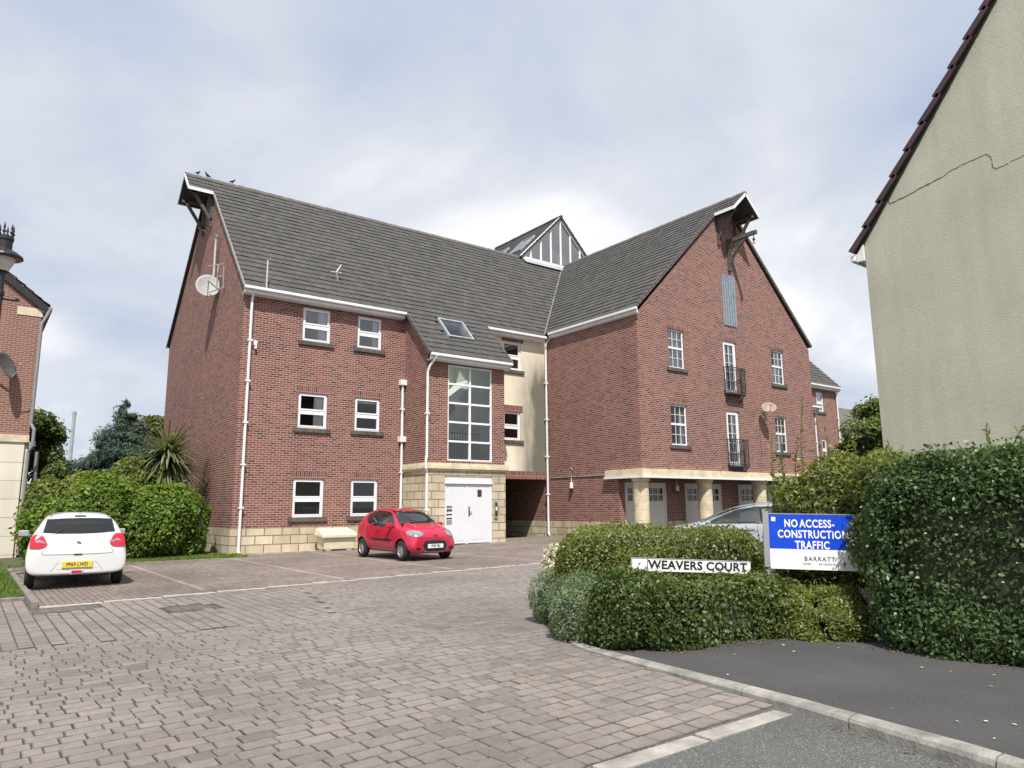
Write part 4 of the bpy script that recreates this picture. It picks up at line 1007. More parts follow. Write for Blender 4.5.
# small things fixed to the walls
mb = MB(); mb.box(7.17, LY-.07, 6.80, 7.27, LY, 6.95); mb.box(7.19, LY-.12, 6.67, 7.25, LY, 6.77); bpart(mb, 'wall_vent', M['pipe'])
mb = MB(); mb.tube([(WX0-.02, 23.6, 2.62), (WX0-.02, 20.25, 2.62)], .018, 6); mb.tube([(WX0-.02, 22.3, 2.62), (WX0-.02, 22.3, 3.0)], .015, 6); mb.tube([(WX0-.03, 22.3, 3.0), (WX0-.05, 22.15, 2.9)], .02, 6); bpart(mb, 'cable', M['lead'])
def walllamp(c, hang):
    mb = MB(); x, y, z = c; mb.tube([(x, y, z+hang), (x, y, z+.1)], .012, 6); mb.lathe([(.001, z+.12), (.07, z+.10), (.075, z-.12)], (x, y, 0), 12)
    o = bpart(mb, 'bulkhead_lamp', M['signwhite']); k = MB(); k.lathe([(.08, z-.12), (.08, z-.17), (.001, z-.19)], (x, y, 0), 12); subpart(k, 'lamp_base', M['black'], o)
walllamp((WX0-.1, 22.2, 2.28), .3); walllamp((22.95, 19.45, 2.12), .36)
mb = MB(); mb.box(27.27, WY-.02, 3.35, 27.285, WY, 5.1); bpart(mb, 'cable', M['sill'])

# ------------------------------------------------------------------ satellite dishes and aerials
def dish(name, loc, rz, tilt, r, mat, label, arm=.5, wall=.45, parts=True, lens=(1, 1.12)):
    e_ = empty(name, loc, rz, label, 'satellite dish', 'satellite dishes on the walls')
    mb = MB(); n = 20; rings = 6; base = []
    ct, st = math.cos(tilt), math.sin(tilt)
    def P(u, v, w): return (u, -(w*ct - v*st) , v*ct + w*st)     # dish faces -y, tilted up
    vs = []; fs = []
    for i in range(rings+1):
        q = i/rings
        for k in range(n):
            t = 2*math.pi*k/n; u = r*q*math.cos(t)*lens[0]; v = r*q*math.sin(t)*lens[1]; vs.append(P(u, v, .22*r*q*q))
    for i in range(rings):
        for k in range(n): fs.append((i*n+k, i*n+(k+1) % n, (i+1)*n+(k+1) % n, (i+1)*n+k))
    mb.add(vs, fs); me = mb.mesh('reflector', True); o = link('reflector', me, M[mat], e_); sol = o.modifiers.new('thick', 'SOLIDIFY'); sol.thickness = .012
    mb = MB(); mb.tube([P(0, -r*lens[1], .2*r), P(0, -r*.75, .9*r), P(0, -r*.35, 1.25*r)], .016, 6); mb.tube([P(0, -r*.42, 1.2*r), P(0, -r*.25, 1.32*r)], .035, 8); mb.build('arm', M['alu'], e_)
    mb = MB(); mb.bar((0, .02, 0), (0, wall, -.05), .05); mb.bar((0, wall, -.3), (0, wall, .2), .05); mb.bar((-.15, wall+.03, -.05), (.15, wall+.03, -.05), .06); mb.build('bracket', M['alu'], e_)
    return e_
dish('satellite_dish', (6.42, 27.2, 9.53), R(-12), R(18), .43, 'greydish', 'large pale round satellite dish on brackets on the left gable wall', wall=.3)
mb = MB()
t = empty('aerial_mast', (6.62, 27.3, 9.98), 0, 'thin white aerial mast with small arms standing above the large satellite dish on the gable', 'aerial')
mb.tube([(0, 0, 0), (0, 0, 1.65)], .035, 8); mb.build('mast', M['dish'], t)
mb = MB(); mb.bar((-.02, -.02, .0), (.2, -.3, .05), .03); mb.bar((.0, 0, .0), (.2, 0, .0), .04); mb.bar((0, 0, 1.0), (.2, 0, 1.0), .03); mb.bar((-.55, .45, 1.95), (.15, -.2, 1.45), .025)
for k in range(3): q = Vector((-.45+.22*k, .36-.2*k, 1.87-.15*k)); mb.bar(q+Vector((-.1, -.1, .02)), q+Vector((.1, .1, -.02)), .014)
mb.build('arm', M['timber'], t)
mb = MB(); mb.bar((0, -.55, -.1), (.2, -.55, -.1), .05); mb.tube([(.0, -.6, .3), (-.02, -.62, -.05), (.0, -.56, -.6), (.18, -.5, -.62)], .025, 6); mb.bar((-.3, -.4, .25), (.05, -1.15, .2), .03); mb.bar((.05, -1.1, .25), (.1, -1.1, -.7), .04); mb.bar((-.2, -.3, -.72), (.1, -1.1, -.66), .03); mb.build('bracket', M['alu'], t)
dish('satellite_dish', (27.35, 17.93, 5.55), R(-42), R(30), .28, 'dishbrown', 'beige satellite dish on the brick gable beside the lower french window', wall=.40, lens=(1.15, .95))
dish('satellite_dish', (.60, 28.55, 6.12), R(55), R(22), .42, 'darkdish', 'dark grey satellite dish on the brick house at the left edge', wall=.42)
t = empty('roof_aerial', (7.40, 23.75, 8.5), 0, 'short white rod aerial rising above the eaves gutter of the left wing', 'aerial'); mb = MB(); mb.tube([(0, -.25, .2), (0, -.25, 1.2)], .025, 6); mb.bar((0, 0, .25), (0, -.28, .25), .03); mb.build('rod', M['dish'], t)
t = empty('roof_aerial', (10.35, 24.55, zl(24.55)), 0, 'small bent metal aerial bracket standing on the tiles above the left windows', 'aerial'); mb = MB(); mb.tube([(0, 0, 0), (-.1, -.1, .3), (.08, -.1, .62)], .028, 6); mb.bar((-.3, -.05, .3), (.1, -.1, .32), .025); mb.build('bracket', M['dish'], t)
def bird(x, rz, label):
    t = empty('bird', (x, RY, RZ+.04), rz, label, 'bird', 'birds on the roof ridge'); t.scale = (.72, .72, .72)
    mb = MB(); me = None
    pr = [(-.20, .06, .012), (-.12, .08, .03), (-.04, .10, .062), (.04, .14, .066), (.09, .20, .045), (.12, .25, .038), (.15, .26, .03), (.19, .25, .006)]
    mb.tube([(a, 0, b) for a, b, c in pr], [c for a, b, c in pr], 10); mb.build('body', M['feather'], t, smooth=True)
    for s_ in (-1, 1):
        k = MB(); k.tube([(.02, s_*.03, .09), (.03, s_*.03, -.02)], .008, 5); k.build('leg', M['timber'], t)
        k = MB(); k.prism([(.07, s_*.058, .16), (-.06, s_*.062, .13), (-.2, s_*.03, .07), (-.05, s_*.05, .08)], (0, s_*.012, 0)); k.build('wing', M['feather'], t, normals=True)
bird(6.25, R(35), 'dark bird perched nearest the gable end of the ridge'); bird(6.62, R(200), 'dark bird perched second along the ridge, facing left'); bird(7.6, R(10), 'dark bird perched alone, farthest right on the ridge')

# ------------------------------------------------------------------ house at the left edge
H = empty('brick_house', (1.5, 29.05, 0), 0, 'orange brick house with pale block ground storey at the left edge', 'house'); HL = Vector(H.location)
def hpart(mb, name, mat, p=None, **k):
    o = mb.build(name, mat, None, **k); o.parent = p or H
    if p is None: o.matrix_parent_inverse = Matrix.Translation(-HL)
    return o
mb = MB(); hx = 1.5; y = 29.05; rx = -4.2; ze = 8.25; zr = ze+(hx-rx)*.78
mb.add([(2*rx-hx, y, 3.7), (hx, y, 3.7), (hx, y, ze), (rx, y, zr), (2*rx-hx, y, ze)], [(0, 1, 2, 3, 4)]); mb.quad((hx, y, -.3), (hx, 33, -.3), (hx, 33, ze), (hx, y, ze)); mb.quad((2*rx-hx, 33, -.3), (hx, 33, -.3), (hx, 33, ze), (2*rx-hx, 33, ze)); hpart(mb, 'wall', M['darkbrick'])
mb = MB(); mb.box(2*rx-hx, y-.03, -.3, hx-.10, y+.05, 3.68); mb.box(2*rx-hx, y+.051, -.3, hx-.002, y+.06, 3.7); hpart(mb, 'ground_storey_wall', M['ashlar'])
mb = MB(); mb.box(2*rx-hx, y-.08, 3.68, hx+.01, y-.0, 3.92); mb.box(hx-.70, y-.02, 8.02, hx+.04, y+.02, 8.30); hpart(mb, 'stone_band', M['stonetrim'])
mb = MB(); n = math.hypot(1, .78)
roof(mb, (hx+.20, 0, ze+.18), (0, 1, 0), (-1, 0, .78), (hx+.20-rx)*n, lambda s: y-.12, lambda s: 33.2); hpart(mb, 'roof', M['tile'])
mb = MB(); mb.box(hx+.01, y-.05, ze-.12, hx+.19, 33.2, ze-.06); mb.prism([(hx+.20, y-.1, ze+.12), (rx, y-.1, zr+.3), (rx, y-.1, zr-.02), (hx+.0, y-.1, ze-.0), (hx+.2, y-.1, ze-.05)], (0, .09, 0)); hpart(mb, 'soffit', M['black'], normals=True)
mb = MB(); mb.box(hx+.17, y-.16, ze+.02, hx+.29, 33.2, ze+.12); hpart(mb, 'gutter', M['greypipe'])
mb = MB(); mb.tube([(hx+.23, y-.1, ze+.04), (hx+.12, y-.1, ze-.25), (hx+.02, y-.1, ze-.5), (hx+.02, y-.1, 4.3), (hx+.12, y-.18, 4.1), (hx+.12, y-.18, 3.55), (hx+.02, y-.1, 3.35), (hx+.02, y-.1, .0)], .055, 10); hpart(mb, 'downpipe', M['greypipe'])
mb = MB(); mb.tube([(hx+.30, y+.3, 3.4), (hx+.30, y+.3, 0)], .06, 8); hpart(mb, 'downpipe', M['greypipe'])

# ------------------------------------------------------------------ rendered house on the right
K = empty('rendered_house', (9.66, 4.66, 0), 0, 'rendered house gable with a long crack and purple verge tiles behind the tall hedge', 'house'); KL = Vector(K.location)
def kpart(mb, name, mat, **k):
    o = mb.build(name, mat, None, **k); o.parent = K; o.matrix_parent_inverse = Matrix.Translation(-KL); return o
KX, KY, KZ, KS = 9.66, 4.665, 5.04, 1.366
ky2 = -4.4; kym = (KY+ky2)/2
mb = MB(); mb.add([(KX, KY, -.3), (KX, ky2, -.3), (KX, ky2, KZ), (KX, kym, KZ+(KY-kym)*KS), (KX, KY, KZ)], [(0, 1, 2, 3, 4)]); mb.quad((KX, KY, -.3), (KX, KY, KZ), (18, KY, KZ), (18, KY, -.3)); kpart(mb, 'wall', M['roughcast'])
mb = MB(); hk = math.hypot(1, KS); n = 30; Lr = (KY+.13-kym)*hk
for sgn, y0 in ((-1, KY+.13), (1, ky2-.13)):
    d = Vector((0, sgn, KS)).normalized(); nn = Vector((0, -sgn*KS, 1)).normalized() if False else Vector((0, -sgn*KS*1, 1)).normalized()
    P0 = Vector((0, y0, KZ-.13*KS+.03))
    for j in range(round(Lr/.36)):
        s0, s1 = j*.36, (j+1)*.36+.05
        q = lambda x, s_, h: tuple(P0+d*s_+nn*h+Vector((x, 0, 0)))
        x0, x1 = KX-.09, 18
        vs = [q(x0, s0, .0), q(x0, s1, -.03), q(x0, s1, .035), q(x0, s0, .075), q(x1, s0, .0), q(x1, s1, -.03), q(x1, s1, .035), q(x1, s0, .075)]
        mb.add(vs, [(0, 1, 2, 3), (3, 2, 6, 7), (0, 3, 7, 4), (0, 4, 5, 1)], random.random())
kpart(mb, 'roof', M['purpletile'], normals=True)
mb = MB(); mb.bar((KX-.02, KY+.1, KZ-.1*KS-.0), (KX-.02, kym, KZ+(KY-kym)*KS-.0), .035, .04); kpart(mb, 'verge_undercloak', M['black'])
mb = MB(); mb.prism([(KX-.035, KY+.005, KZ-.03), (KX-.035, KY+.11, KZ-.17), (KX-.035, KY+.11, KZ-.27), (KX-.035, KY+.005, KZ-.27)], (.6, 0, 0)); mb.box(KX, KY+.09, KZ-.27, 18, KY+.11, KZ-.14); kpart(mb, 'fascia', M['pipe'], normals=True)
mb = MB(); mb.box(KX-.05, KY+.115, KZ-.26, 18, KY+.19, KZ-.16); kpart(mb, 'gutter', M['pipe'], bevel=.02)
# crack: a thin open joint with lifted lip
def ony(px, py, X):
    d = _fw*FPX + _r2*(px-512) - _u2*(py-384); return Vector((0, 0, CAMZ)) + d*(X/d.x)
mb = MB(); cp = [(889, 192, 2), (889.5, 204, 3), (906, 196, 2.2), (914, 192, 3), (921, 187.5, 3.2), (940, 178, 1.6), (952, 170, 1.4), (968, 162, 1.4), (986, 154, 1.3), (991, 157, 1.8), (993, 167, 2), (997, 169, 1.8), (1010, 162, 1.2), (1024, 155, .8), (1034, 151, .6)]
pp = [(ony(a, b, KX), w*.0033) for a, b, w in cp]
for (a, wa), (b, wb) in zip(pp, pp[1:]):
    n = 6; prev = a; pw = wa
    for i in range(1, n+1):
        q = a.lerp(b, i/n)+Vector((0, random.uniform(-.008, .008), random.uniform(-.008, .008))) if i < n else b; w = (wa+(wb-wa)*i/n)*random.uniform(.5, 1.4)
        if random.random() < .95 or wa > .007: mb.bar((KX-.001, prev.y, prev.z), (KX-.001, q.y, q.z), .001+pw*random.uniform(.3, 1.4), .006)
        prev = q; pw = w
kpart(mb, 'crack', M['sill'])

# distant house right, chimney-less roof
F = empty('grey_roofed_house', (60, 36, 0), 0, 'distant house with a plain grey tiled roof behind the trees on the right', 'house')
mb = MB(); mb.box(-8, -4, -.5, 10, 4, 6.4); mb.build('wall', M['darkbrick'], F)
mb = MB(); roof(mb, (0, -4.4, 6.2), (1, 0, 0), (0, 1, 1.0), 6.22, lambda s: -8.4, lambda s: 10.4); roof(mb, (0, 4.4, 6.2), (1, 0, 0), (0, -1, 1.0), 6.22, lambda s: -8.4, lambda s: 10.4); mb.build('roof', M['tile2'], F)
mb = MB(); mb.bar((-8.4, -4.4, 6.2), (-8.4, 0, 10.65), .1, .2); mb.box(-8.4, -4.5, 6.0, 10.4, -4.38, 6.2); mb.build('gutter', M['pipe'], F)

# fence by the bush, far pole
t = empty('timber_fence', (1.9, 30, g(2)), 0, 'dark timber board fence between the left house and the big shrub', 'fence')
mb = MB()
for i in range(10): mb.box(-.35+i*.15, -.02+.02*(i % 2), 0, -.35+i*.15+.145, .01+.02*(i % 2), 1.95)
mb.build('boards', M['darkwood'], t)
for x in (-.37, 1.16):
    mb = MB(); mb.box(x-.05, .035, 0, x+.05, .13, 2.05); mb.build('post', M['darkwood'], t)
t = empty('utility_pole', (9.0, 95, -1.7), 0, 'thin distant grey pole rising behind the trees on the left', 'pole'); mb = MB(); mb.tube([(0, 0, 0), (0, 0, 14.2)], [.22, .17], 8); mb.build('shaft', M['lead'], t)
mb = MB(); mb.bar((-.3, 0, 13.9), (.3, 0, 13.9), .15); mb.build('cap', M['lead'], t)

# ------------------------------------------------------------------ street lamp
LY0 = 20.0; lz = 7.28; lx0 = .16
t = empty('street_lamp', (lx0, LY0, g(0)), 0, 'black heritage street lamp with a finialled lantern at the left edge', 'street lamp')
lz -= g(0); mb = MB(); mb.lathe([(.17, 0), (.17, .6), (.11, .75), (.10, 1.6), (.085, lz-.95), (.11, lz-.9), (.11, lz-.82), (.085, lz-.78), (.085, lz-.4), (.12, lz-.36), (.06, lz-.3)], (0, 0, 0), 14); mb.build('post', M['black'], t)
mb = MB(); mb.tube([(-.3, 0, lz-.98), (.36, 0, lz-.98)], .03, 8); mb.lathe([(.045, 0), (.05, .05), (.001, .08)], (.36, 0, lz-1.0), 8); mb.build('ladder_bar', M['black'], t)
mb = MB()
mb.lathe([(.12, lz-.02), (.38, lz-.02), (.41, lz+.0), (.39, lz+.05), (.27, lz+.14), (.16, lz+.20), (.16, lz+.40), (.18, lz+.42), (.18, lz+.50), (.001, lz+.52)], (0, 0, 0), 24)
for k in range(6):
    a = k*math.pi/3+.3; mb.lathe([(.001, lz+.46), (.03, lz+.51), (.013, lz+.55), (.042, lz+.60), (.016, lz+.66), (.028, lz+.70), (.001, lz+.84)], (.155*math.cos(a), .155*math.sin(a), 0), 8)
mb.build('lantern_hood', M['black'], t)
mb = MB(); mb.lathe([(.13, lz-.33), (.22, lz-.14), (.26, lz-.021)], (0, 0, 0), 16); mb.build('lantern_glass', M['lampglass'], t, smooth=True)

# ------------------------------------------------------------------ grit bin
t = empty('grit_bin', (10.03, 23.2, g(10)), R(0), 'cream plastic grit bin with an overhanging lid against the stone plinth', 'grit bin')
mb = MB(); w, d, h = .56, .34, .47
mb.add([(-w*.90, -d*.88, .04), (w*.90, -d*.88, .04), (w*.90, d*.88, .04), (-w*.90, d*.88, .04), (-w, -d, h), (w, -d, h), (w, d, h), (-w, d, h)], [(0, 3, 2, 1), (4, 5, 6, 7), (0, 1, 5, 4), (1, 2, 6, 5), (2, 3, 7, 6), (3, 0, 4, 7)])
for x in (-.36, .36): mb.box(x-.1, -d*.85, 0, x+.1, d*.8, .05)
mb.build('body', M['grit'], t, bevel=.03)
mb = MB(); mb.add([(-w-.07, -d-.08, h-.06), (w+.07, -d-.08, h-.06), (w+.07, d+.03, h+.02), (-w-.07, d+.03, h+.02), (-w-.08, -d-.09, h+.07), (w+.08, -d-.09, h+.07), (w+.02, d, h+.26), (-w-.02, d, h+.26)], [(0, 3, 2, 1), (4, 5, 6, 7), (0, 1, 5, 4), (1, 2, 6, 5), (2, 3, 7, 6), (3, 0, 4, 7)])
mb.build('lid', M['grit'], t, bevel=.03)

# ------------------------------------------------------------------ text
def text_mesh(s, size, name, mat, parent, mtx, bold=0.0, sx=1.0, space=1.0, align='CENTER', depth=.0015):
    cu = bpy.data.curves.new(name, 'FONT'); cu.body = s; cu.size = size; cu.align_x = align; cu.align_y = 'CENTER'; cu.extrude = depth; cu.offset = bold; cu.space_character = space; cu.resolution_u = 3
    o = bpy.data.objects.new(name, cu); COL.objects.link(o)
    dg = bpy.context.evaluated_depsgraph_get(); me = bpy.data.meshes.new_from_object(o.evaluated_get(dg)); bpy.data.objects.remove(o); bpy.data.curves.remove(cu)
    me.transform(Matrix.Diagonal((sx, 1, 1, 1))); me.materials.clear()
    ob = link(name, me, mat, parent); ob.matrix_local = mtx; return ob
UPR = Matrix.Rotation(R(90), 4, 'X')                 # text standing in the XZ plane, facing -Y

# street name plate
a, b = Vector((5.95, 5.80, 0)), Vector((7.33, 5.225, 0)); mid = (a+b)/2; ang = math.atan2(b.y-a.y, b.x-a.x); wd = (b-a).length; SGN = wd/1.22
t = empty('street_name_sign', (mid.x, mid.y, g(6)), ang, 'white street name plate with black letters standing in the low hedge', 'street sign'); t.rotation_euler = (0, R(3.1), ang)
mb = MB(); mb.box(-wd/2, -.012, .707, wd/2, .006, .855); mb.build('plate', M['signwhite'], t, bevel=.004)
mb = MB(); e_ = .012; bars(mb, -wd/2+.002, wd/2-.002, .709, .853, -.0135, -.0122, .006); mb.box(-wd/2+.19, -.0135, .715, -wd/2+.199, -.0122, .847); mb.build('border', M['ink'], t)
text_mesh('WEAVERS', .128, 'lettering', M['ink'], t, Matrix.Translation((-.21, -.0125, .783)) @ UPR, .0042, 1.13, 1.08); text_mesh('COURT', .128, 'lettering', M['ink'], t, Matrix.Translation((.43, -.0125, .783)) @ UPR, .0042, 1.13, 1.08)
for x in (-.45, .45):
    mb = MB(); mb.box(x-.025, .008, -.1, x+.025, .05, .85); mb.build('post', M['timber'], t)

# site board
a, b = Vector((7.42, 5.02, 0)), Vector((7.42+.80, 5.02-.97, 0)); mid = (a+b)/2; ang = math.atan2(b.y-a.y, b.x-a.x); wd = 1.34
a = Vector((7.47, 5.03, 0)); ux = Vector((math.cos(ang), math.sin(ang), 0)); mid = a+ux*wd/2
t = empty('site_sign', (mid.x, mid.y, 0), ang, 'blue and white notice board about construction traffic half hidden by the tall hedge', 'sign board'); t.rotation_euler = (0, R(1.2), ang)
z0, z1 = .71, 1.325; zm = z0+.225
mb = MB(); mb.box(-wd/2, -.010, z0, wd/2, .01, zm); mb.build('lower_panel', M['signwhite'], t)
mb = MB(); mb.box(-wd/2, -.010, zm+.001, wd/2, .01, z1); mb.build('upper_panel', M['blueink'], t)
mb = MB(); mb.box(-wd/2-.065, -.02, z0+.02, -wd/2-.002, .03, z1+.012); mb.box(-wd/2, -.014, z1+.001, wd/2, .02, z1+.012); mb.box(-wd/2-.05, .0, -.1, -wd/2-.01, .028, z0+.02); mb.box(wd/2-.1, .012, -.1, wd/2-.05, .05, z1); mb.build('frame', M['alu'], t)
mb = MB(); mb.add([(-wd/2+.025, -.0115, z1-.075), (-wd/2+.07, -.0115, z1-.082), (-wd/2+.075, -.0115, z1-.035), (-wd/2+.03, -.0115, z1-.028)], [(0, 1, 2, 3)]); mb.build('sticker', M['signtext'], t)
def tl(s, x, z, size, mat, bold=.002, sx=.95, sp=1.06): text_mesh(s, size, 'lettering', M[mat], t, Matrix.Translation((x, -.0115, z)) @ UPR, bold, sx, sp)
tl('NO', -.43, z1-.105, .122, 'signtext', .003, .74, 1.1); tl('ACCESS-', -.15, z1-.105, .122, 'signtext', .003, .74, 1.1); tl('CONSTRUCTION', -.20, z1-.225, .122, 'signtext', .003, .74, 1.1); tl('TRAFFIC', -.21, z1-.345, .122, 'signtext', .003, .74, 1.1)
tl('BARRATT', -.14, z0+.12, .066, 'greyink', .001, .95, 1.3); tl('HOMES', -.28, z0+.065, .026, 'greyink', 0, .9, 1.2); tl('BUILT AROUND YOU', -.06, z0+.065, .024, 'greyink', 0, .72, 1.1)

# ------------------------------------------------------------------ cars
def lerp_st(st, x):
    if x >= st[0][0]: return st[0][1:]
    for a, b in zip(st, st[1:]):
        if a[0] >= x >= b[0]:
            t = (a[0]-x)/(a[0]-b[0]) if a[0] != b[0] else 0
            return [p+(q-p)*t for p, q in zip(a[1:], b[1:])]
    return st[-1][1:]
def car(name, loc, rz, st, paint, wheels, wr, parts, label, cabin=None, sides=(), tops=()):
    """st: stations front to back (x, zlow, zbelt, ztop, wlow, wmax, wbelt, wtop)"""
    t = empty(name, loc, rz, label, 'car', 'parked cars')
    vs = []; n = 0; rings = []
    for x, zl_, zb, zt, wl, wm, wb, wt in st:
        half = [(0, zl_), (wl*.8, zl_), (wl, zl_+.04), (wm, zl_+.32*(zb-zl_)), (wm*.998, zl_+.62*(zb-zl_)), (wb+.012, zb-.035), (wb, zb), (wb+(wt-wb)*.45, zb+(zt-zb)*.5), (wt, zt-.28*min(.18, zt-zb)), (wt*.72, zt-.05*min(.18, zt-zb)), (wt*.35, zt), (0, zt)]
        ring = [(x, y, z) for y, z in half]+[(x, -y, z) for y, z in half[-2:0:-1]]
        rings.append(ring)
    k = len(rings[0]); mb = MB(); V = [p for r_ in rings for p in r_]; F_ = []
    for i in range(len(rings)-1):
        for j in range(k): F_.append((i*k+j, i*k+(j+1) % k, (i+1)*k+(j+1) % k, (i+1)*k+j))
    m = k//2
    for base, fl in ((0, True), ((len(rings)-1)*k, False)):
        for j in range(m):
            a, b, c, d = j, j+1, k-j-1, (k-j) % k
            f = (base+a, base+b, base+c, base+d) if a != d else (base+a, base+b, base+c)
            if b == c: f = (base+a, base+b, base+d)
            F_.append(f if not fl else f[::-1])
    mb.add(V, F_); me = mb.mesh('body', True)
    bm = bmesh.new(); bm.from_mesh(me); bmesh.ops.recalc_face_normals(bm, faces=bm.faces); bm.to_mesh(me); bm.free()
    tmp = link('body', me, paint); ss = tmp.modifiers.new('s', 'SUBSURF'); ss.levels = 2; ss.render_levels = 2
    dg = bpy.context.evaluated_depsgraph_get(); smooth = bpy.data.meshes.new_from_object(tmp.evaluated_get(dg))
    bm = bmesh.new(); bm.from_mesh(smooth); bvh = BVHTree.FromBMesh(bm); bm.free()
    # wheel arches cut out of the shell
    cut = MB()
    for wx, wy in wheels:
        for s_ in (1, -1):
            c = MB(); cc = (wx, s_*(wy-.14), wr); nn = 28
            pa = [(wx+(wr+.055)*math.cos(2*math.pi*q/nn), s_*(wy-.30), wr+(wr+.055)*math.sin(2*math.pi*q/nn)) for q in range(nn)]
            cut.prism(pa, (0, s_*.6, 0))
    cme = cut.mesh('cut'); bm = bmesh.new(); bm.from_mesh(cme); bmesh.ops.recalc_face_normals(bm, faces=bm.faces); bm.to_mesh(cme); bm.free()
    co = link('cut', cme, M['black']); bo = tmp.modifiers.new('b', 'BOOLEAN'); bo.operation = 'DIFFERENCE'; bo.object = co; bo.solver = 'EXACT'
    try: bo.material_mode = 'TRANSFER'
    except Exception: pass
    extra = []
    def carve(m_):
        me_ = m_.mesh('cut'); b2 = bmesh.new(); b2.from_mesh(me_); bmesh.ops.recalc_face_normals(b2, faces=b2.faces); b2.to_mesh(me_); b2.free()
        c2 = link('cut', me_, M['cabin']); q_ = tmp.modifiers.new('b', 'BOOLEAN'); q_.operation = 'DIFFERENCE'; q_.object = c2; q_.solver = 'EXACT'
        try: q_.material_mode = 'TRANSFER'
        except Exception: pass
        extra.append(c2)
    if cabin:
        pts_, yb_, yt_, zb_, zt_ = cabin; hw = lambda z: yb_ if z < zb_ else yb_+(yt_-yb_)*(z-zb_)/(zt_-zb_)
        cm_ = MB(); n_ = len(pts_); vs_ = [(x, hw(z), z) for x, z in pts_]+[(x, -hw(z), z) for x, z in pts_]
        cm_.add(vs_, [tuple(range(n_)), tuple(range(2*n_-1, n_-1, -1))]+[(i, (i+1) % n_, n_+(i+1) % n_, n_+i) for i in range(n_)]); carve(cm_)
        for poly in sides:
            for s_ in (1, -1): cm_ = MB(); cm_.prism([(x, s_*.30, z) for x, z in poly], (0, s_*.9, 0)); carve(cm_)
        for poly, z0_ in tops:
            cm_ = MB(); cm_.prism([(x, y, z0_) for x, y in poly], (0, 0, 1.2)); carve(cm_)
    dg = bpy.context.evaluated_depsgraph_get(); fin = bpy.data.meshes.new_from_object(tmp.evaluated_get(dg)); fin.name = 'body'
    bpy.data.objects.remove(tmp); bpy.data.objects.remove(co)
    for c2 in extra: bpy.data.objects.remove(c2)
    body = link('body', fin, None, t); 
    AX = {'+x': Vector((1, 0, 0)), '-x': Vector((-1, 0, 0)), '+y': Vector((0, 1, 0)), '-y': Vector((0, -1, 0)), 'top': Vector((0, 0, 1))}
    def patch(nm, axis, top, bot, mat, off=.008, rows=8, sub=4, parent=None):
        """a panel between two edges (2D in the plane seen along the axis) laid onto the shell"""
        ax = AX[axis]; P3 = (lambda u, v: Vector((0, u, v))) if axis in '+x-x' else ((lambda u, v: Vector((u, 0, v))) if axis in '+y-y' else (lambda u, v: Vector((u, v, 0))))
        def dens(L): return [tuple(Vector(a_).lerp(Vector(b_), q/sub)) for a_, b_ in zip(L, L[1:]) for q in range(sub)]+[tuple(L[-1])]
        T, Bt = dens(top), dens(bot); vs = []; 
        for r_ in range(rows+1):
            for p, q in zip(T, Bt):
                u, v = p[0]+(q[0]-p[0])*r_/rows, p[1]+(q[1]-p[1])*r_/rows
                h = bvh.ray_cast(P3(u, v)+ax*6, -ax)
                if h[0] is None:
                    h = bvh.find_nearest(P3(u, v)+ax*(1.0))
                nn_ = h[1] if h[1].dot(ax) > 0 else -h[1]
                vs.append(h[0]+(nn_*.75+ax*.35)*off)
        c = len(T); fs = [(r_*c+i, r_*c+i+1, (r_+1)*c+i+1, (r_+1)*c+i) for r_ in range(rows) for i in range(c-1)]
        mb = MB(); mb.add(vs, fs); me = mb.mesh(nm, True)
        bm = bmesh.new(); bm.from_mesh(me); bmesh.ops.recalc_face_normals(bm, faces=bm.faces)
        if sum((f.normal.dot(ax) for f in bm.faces)) < 0: bmesh.ops.reverse_faces(bm, faces=bm.faces)
        bm.to_mesh(me); bm.free(); return link(nm, me, mat, parent or t)
    def hit(axis, u, v):
        ax = AX[axis]; P3 = Vector((0, u, v)) if axis in '+x-x' else (Vector((u, 0, v)) if axis in '+y-y' else Vector((u, v, 0)))
        h = bvh.ray_cast(P3+ax*6, -ax); return h[0] if h[0] is not None else bvh.find_nearest(P3+ax)[0]
    # wheels
    ty = MB(); w_ = .085; ty.lathe([(wr*.64, -w_), (wr*.9, -w_), (wr*.985, -w_*.75), (wr, -w_*.4), (wr, w_*.4), (wr*.985, w_*.75), (wr*.9, w_), (wr*.64, w_)], (0, 0, 0), 28, 'y'); tme = ty.mesh('tyre', True); tme.materials.append(M['rubber'])
    rm = MB(); rm.lathe([(wr*.66, -w_*.9), (wr*.66, w_*.8), (wr*.60, w_*.86), (wr*.57, w_*.5)], (0, 0, 0), 28, 'y'); rm.lathe([(.001, w_*.62), (.05, w_*.62), (.055, w_*.4)], (0, 0, 0), 14, 'y')
    for q in range(7):
        a_ = 2*math.pi*q/7; c_, s_ = math.cos(a_), math.sin(a_)
        rm.prism([(c_*.03-s_*.03, w_*.55, s_*.03+c_*.03), (c_*wr*.61-s_*.032, w_*.7, s_*wr*.61+c_*.032), (c_*wr*.61+s_*.032, w_*.7, s_*wr*.61-c_*.032), (c_*.03+s_*.03, w_*.55, s_*.03-c_*.03)], (0, -.02, 0))
    rme = rm.mesh('rim'); rme.materials.append(M['rim']); bk = MB(); bk.lathe([(.001, w_*.2), (wr*.62, w_*.2)], (0, 0, 0), 24, 'y'); bme = bk.mesh('brake_shadow'); bme.materials.append(M['black'])  # the black disc stands in for the shade behind the spokes
    first = None
    for wx, wy in wheels:
        for s_ in (1, -1):
            wo_ = empty('wheel', (wx, s_*(wy-w_), wr), 0 if s_ > 0 else math.pi); wo_.parent = t
            for nm, mm in (('tyre', tme), ('rim', rme), ('wheel_shade', bme)): link(nm, mm, None, wo_)
    parts(t, patch, hit, body)
    return t
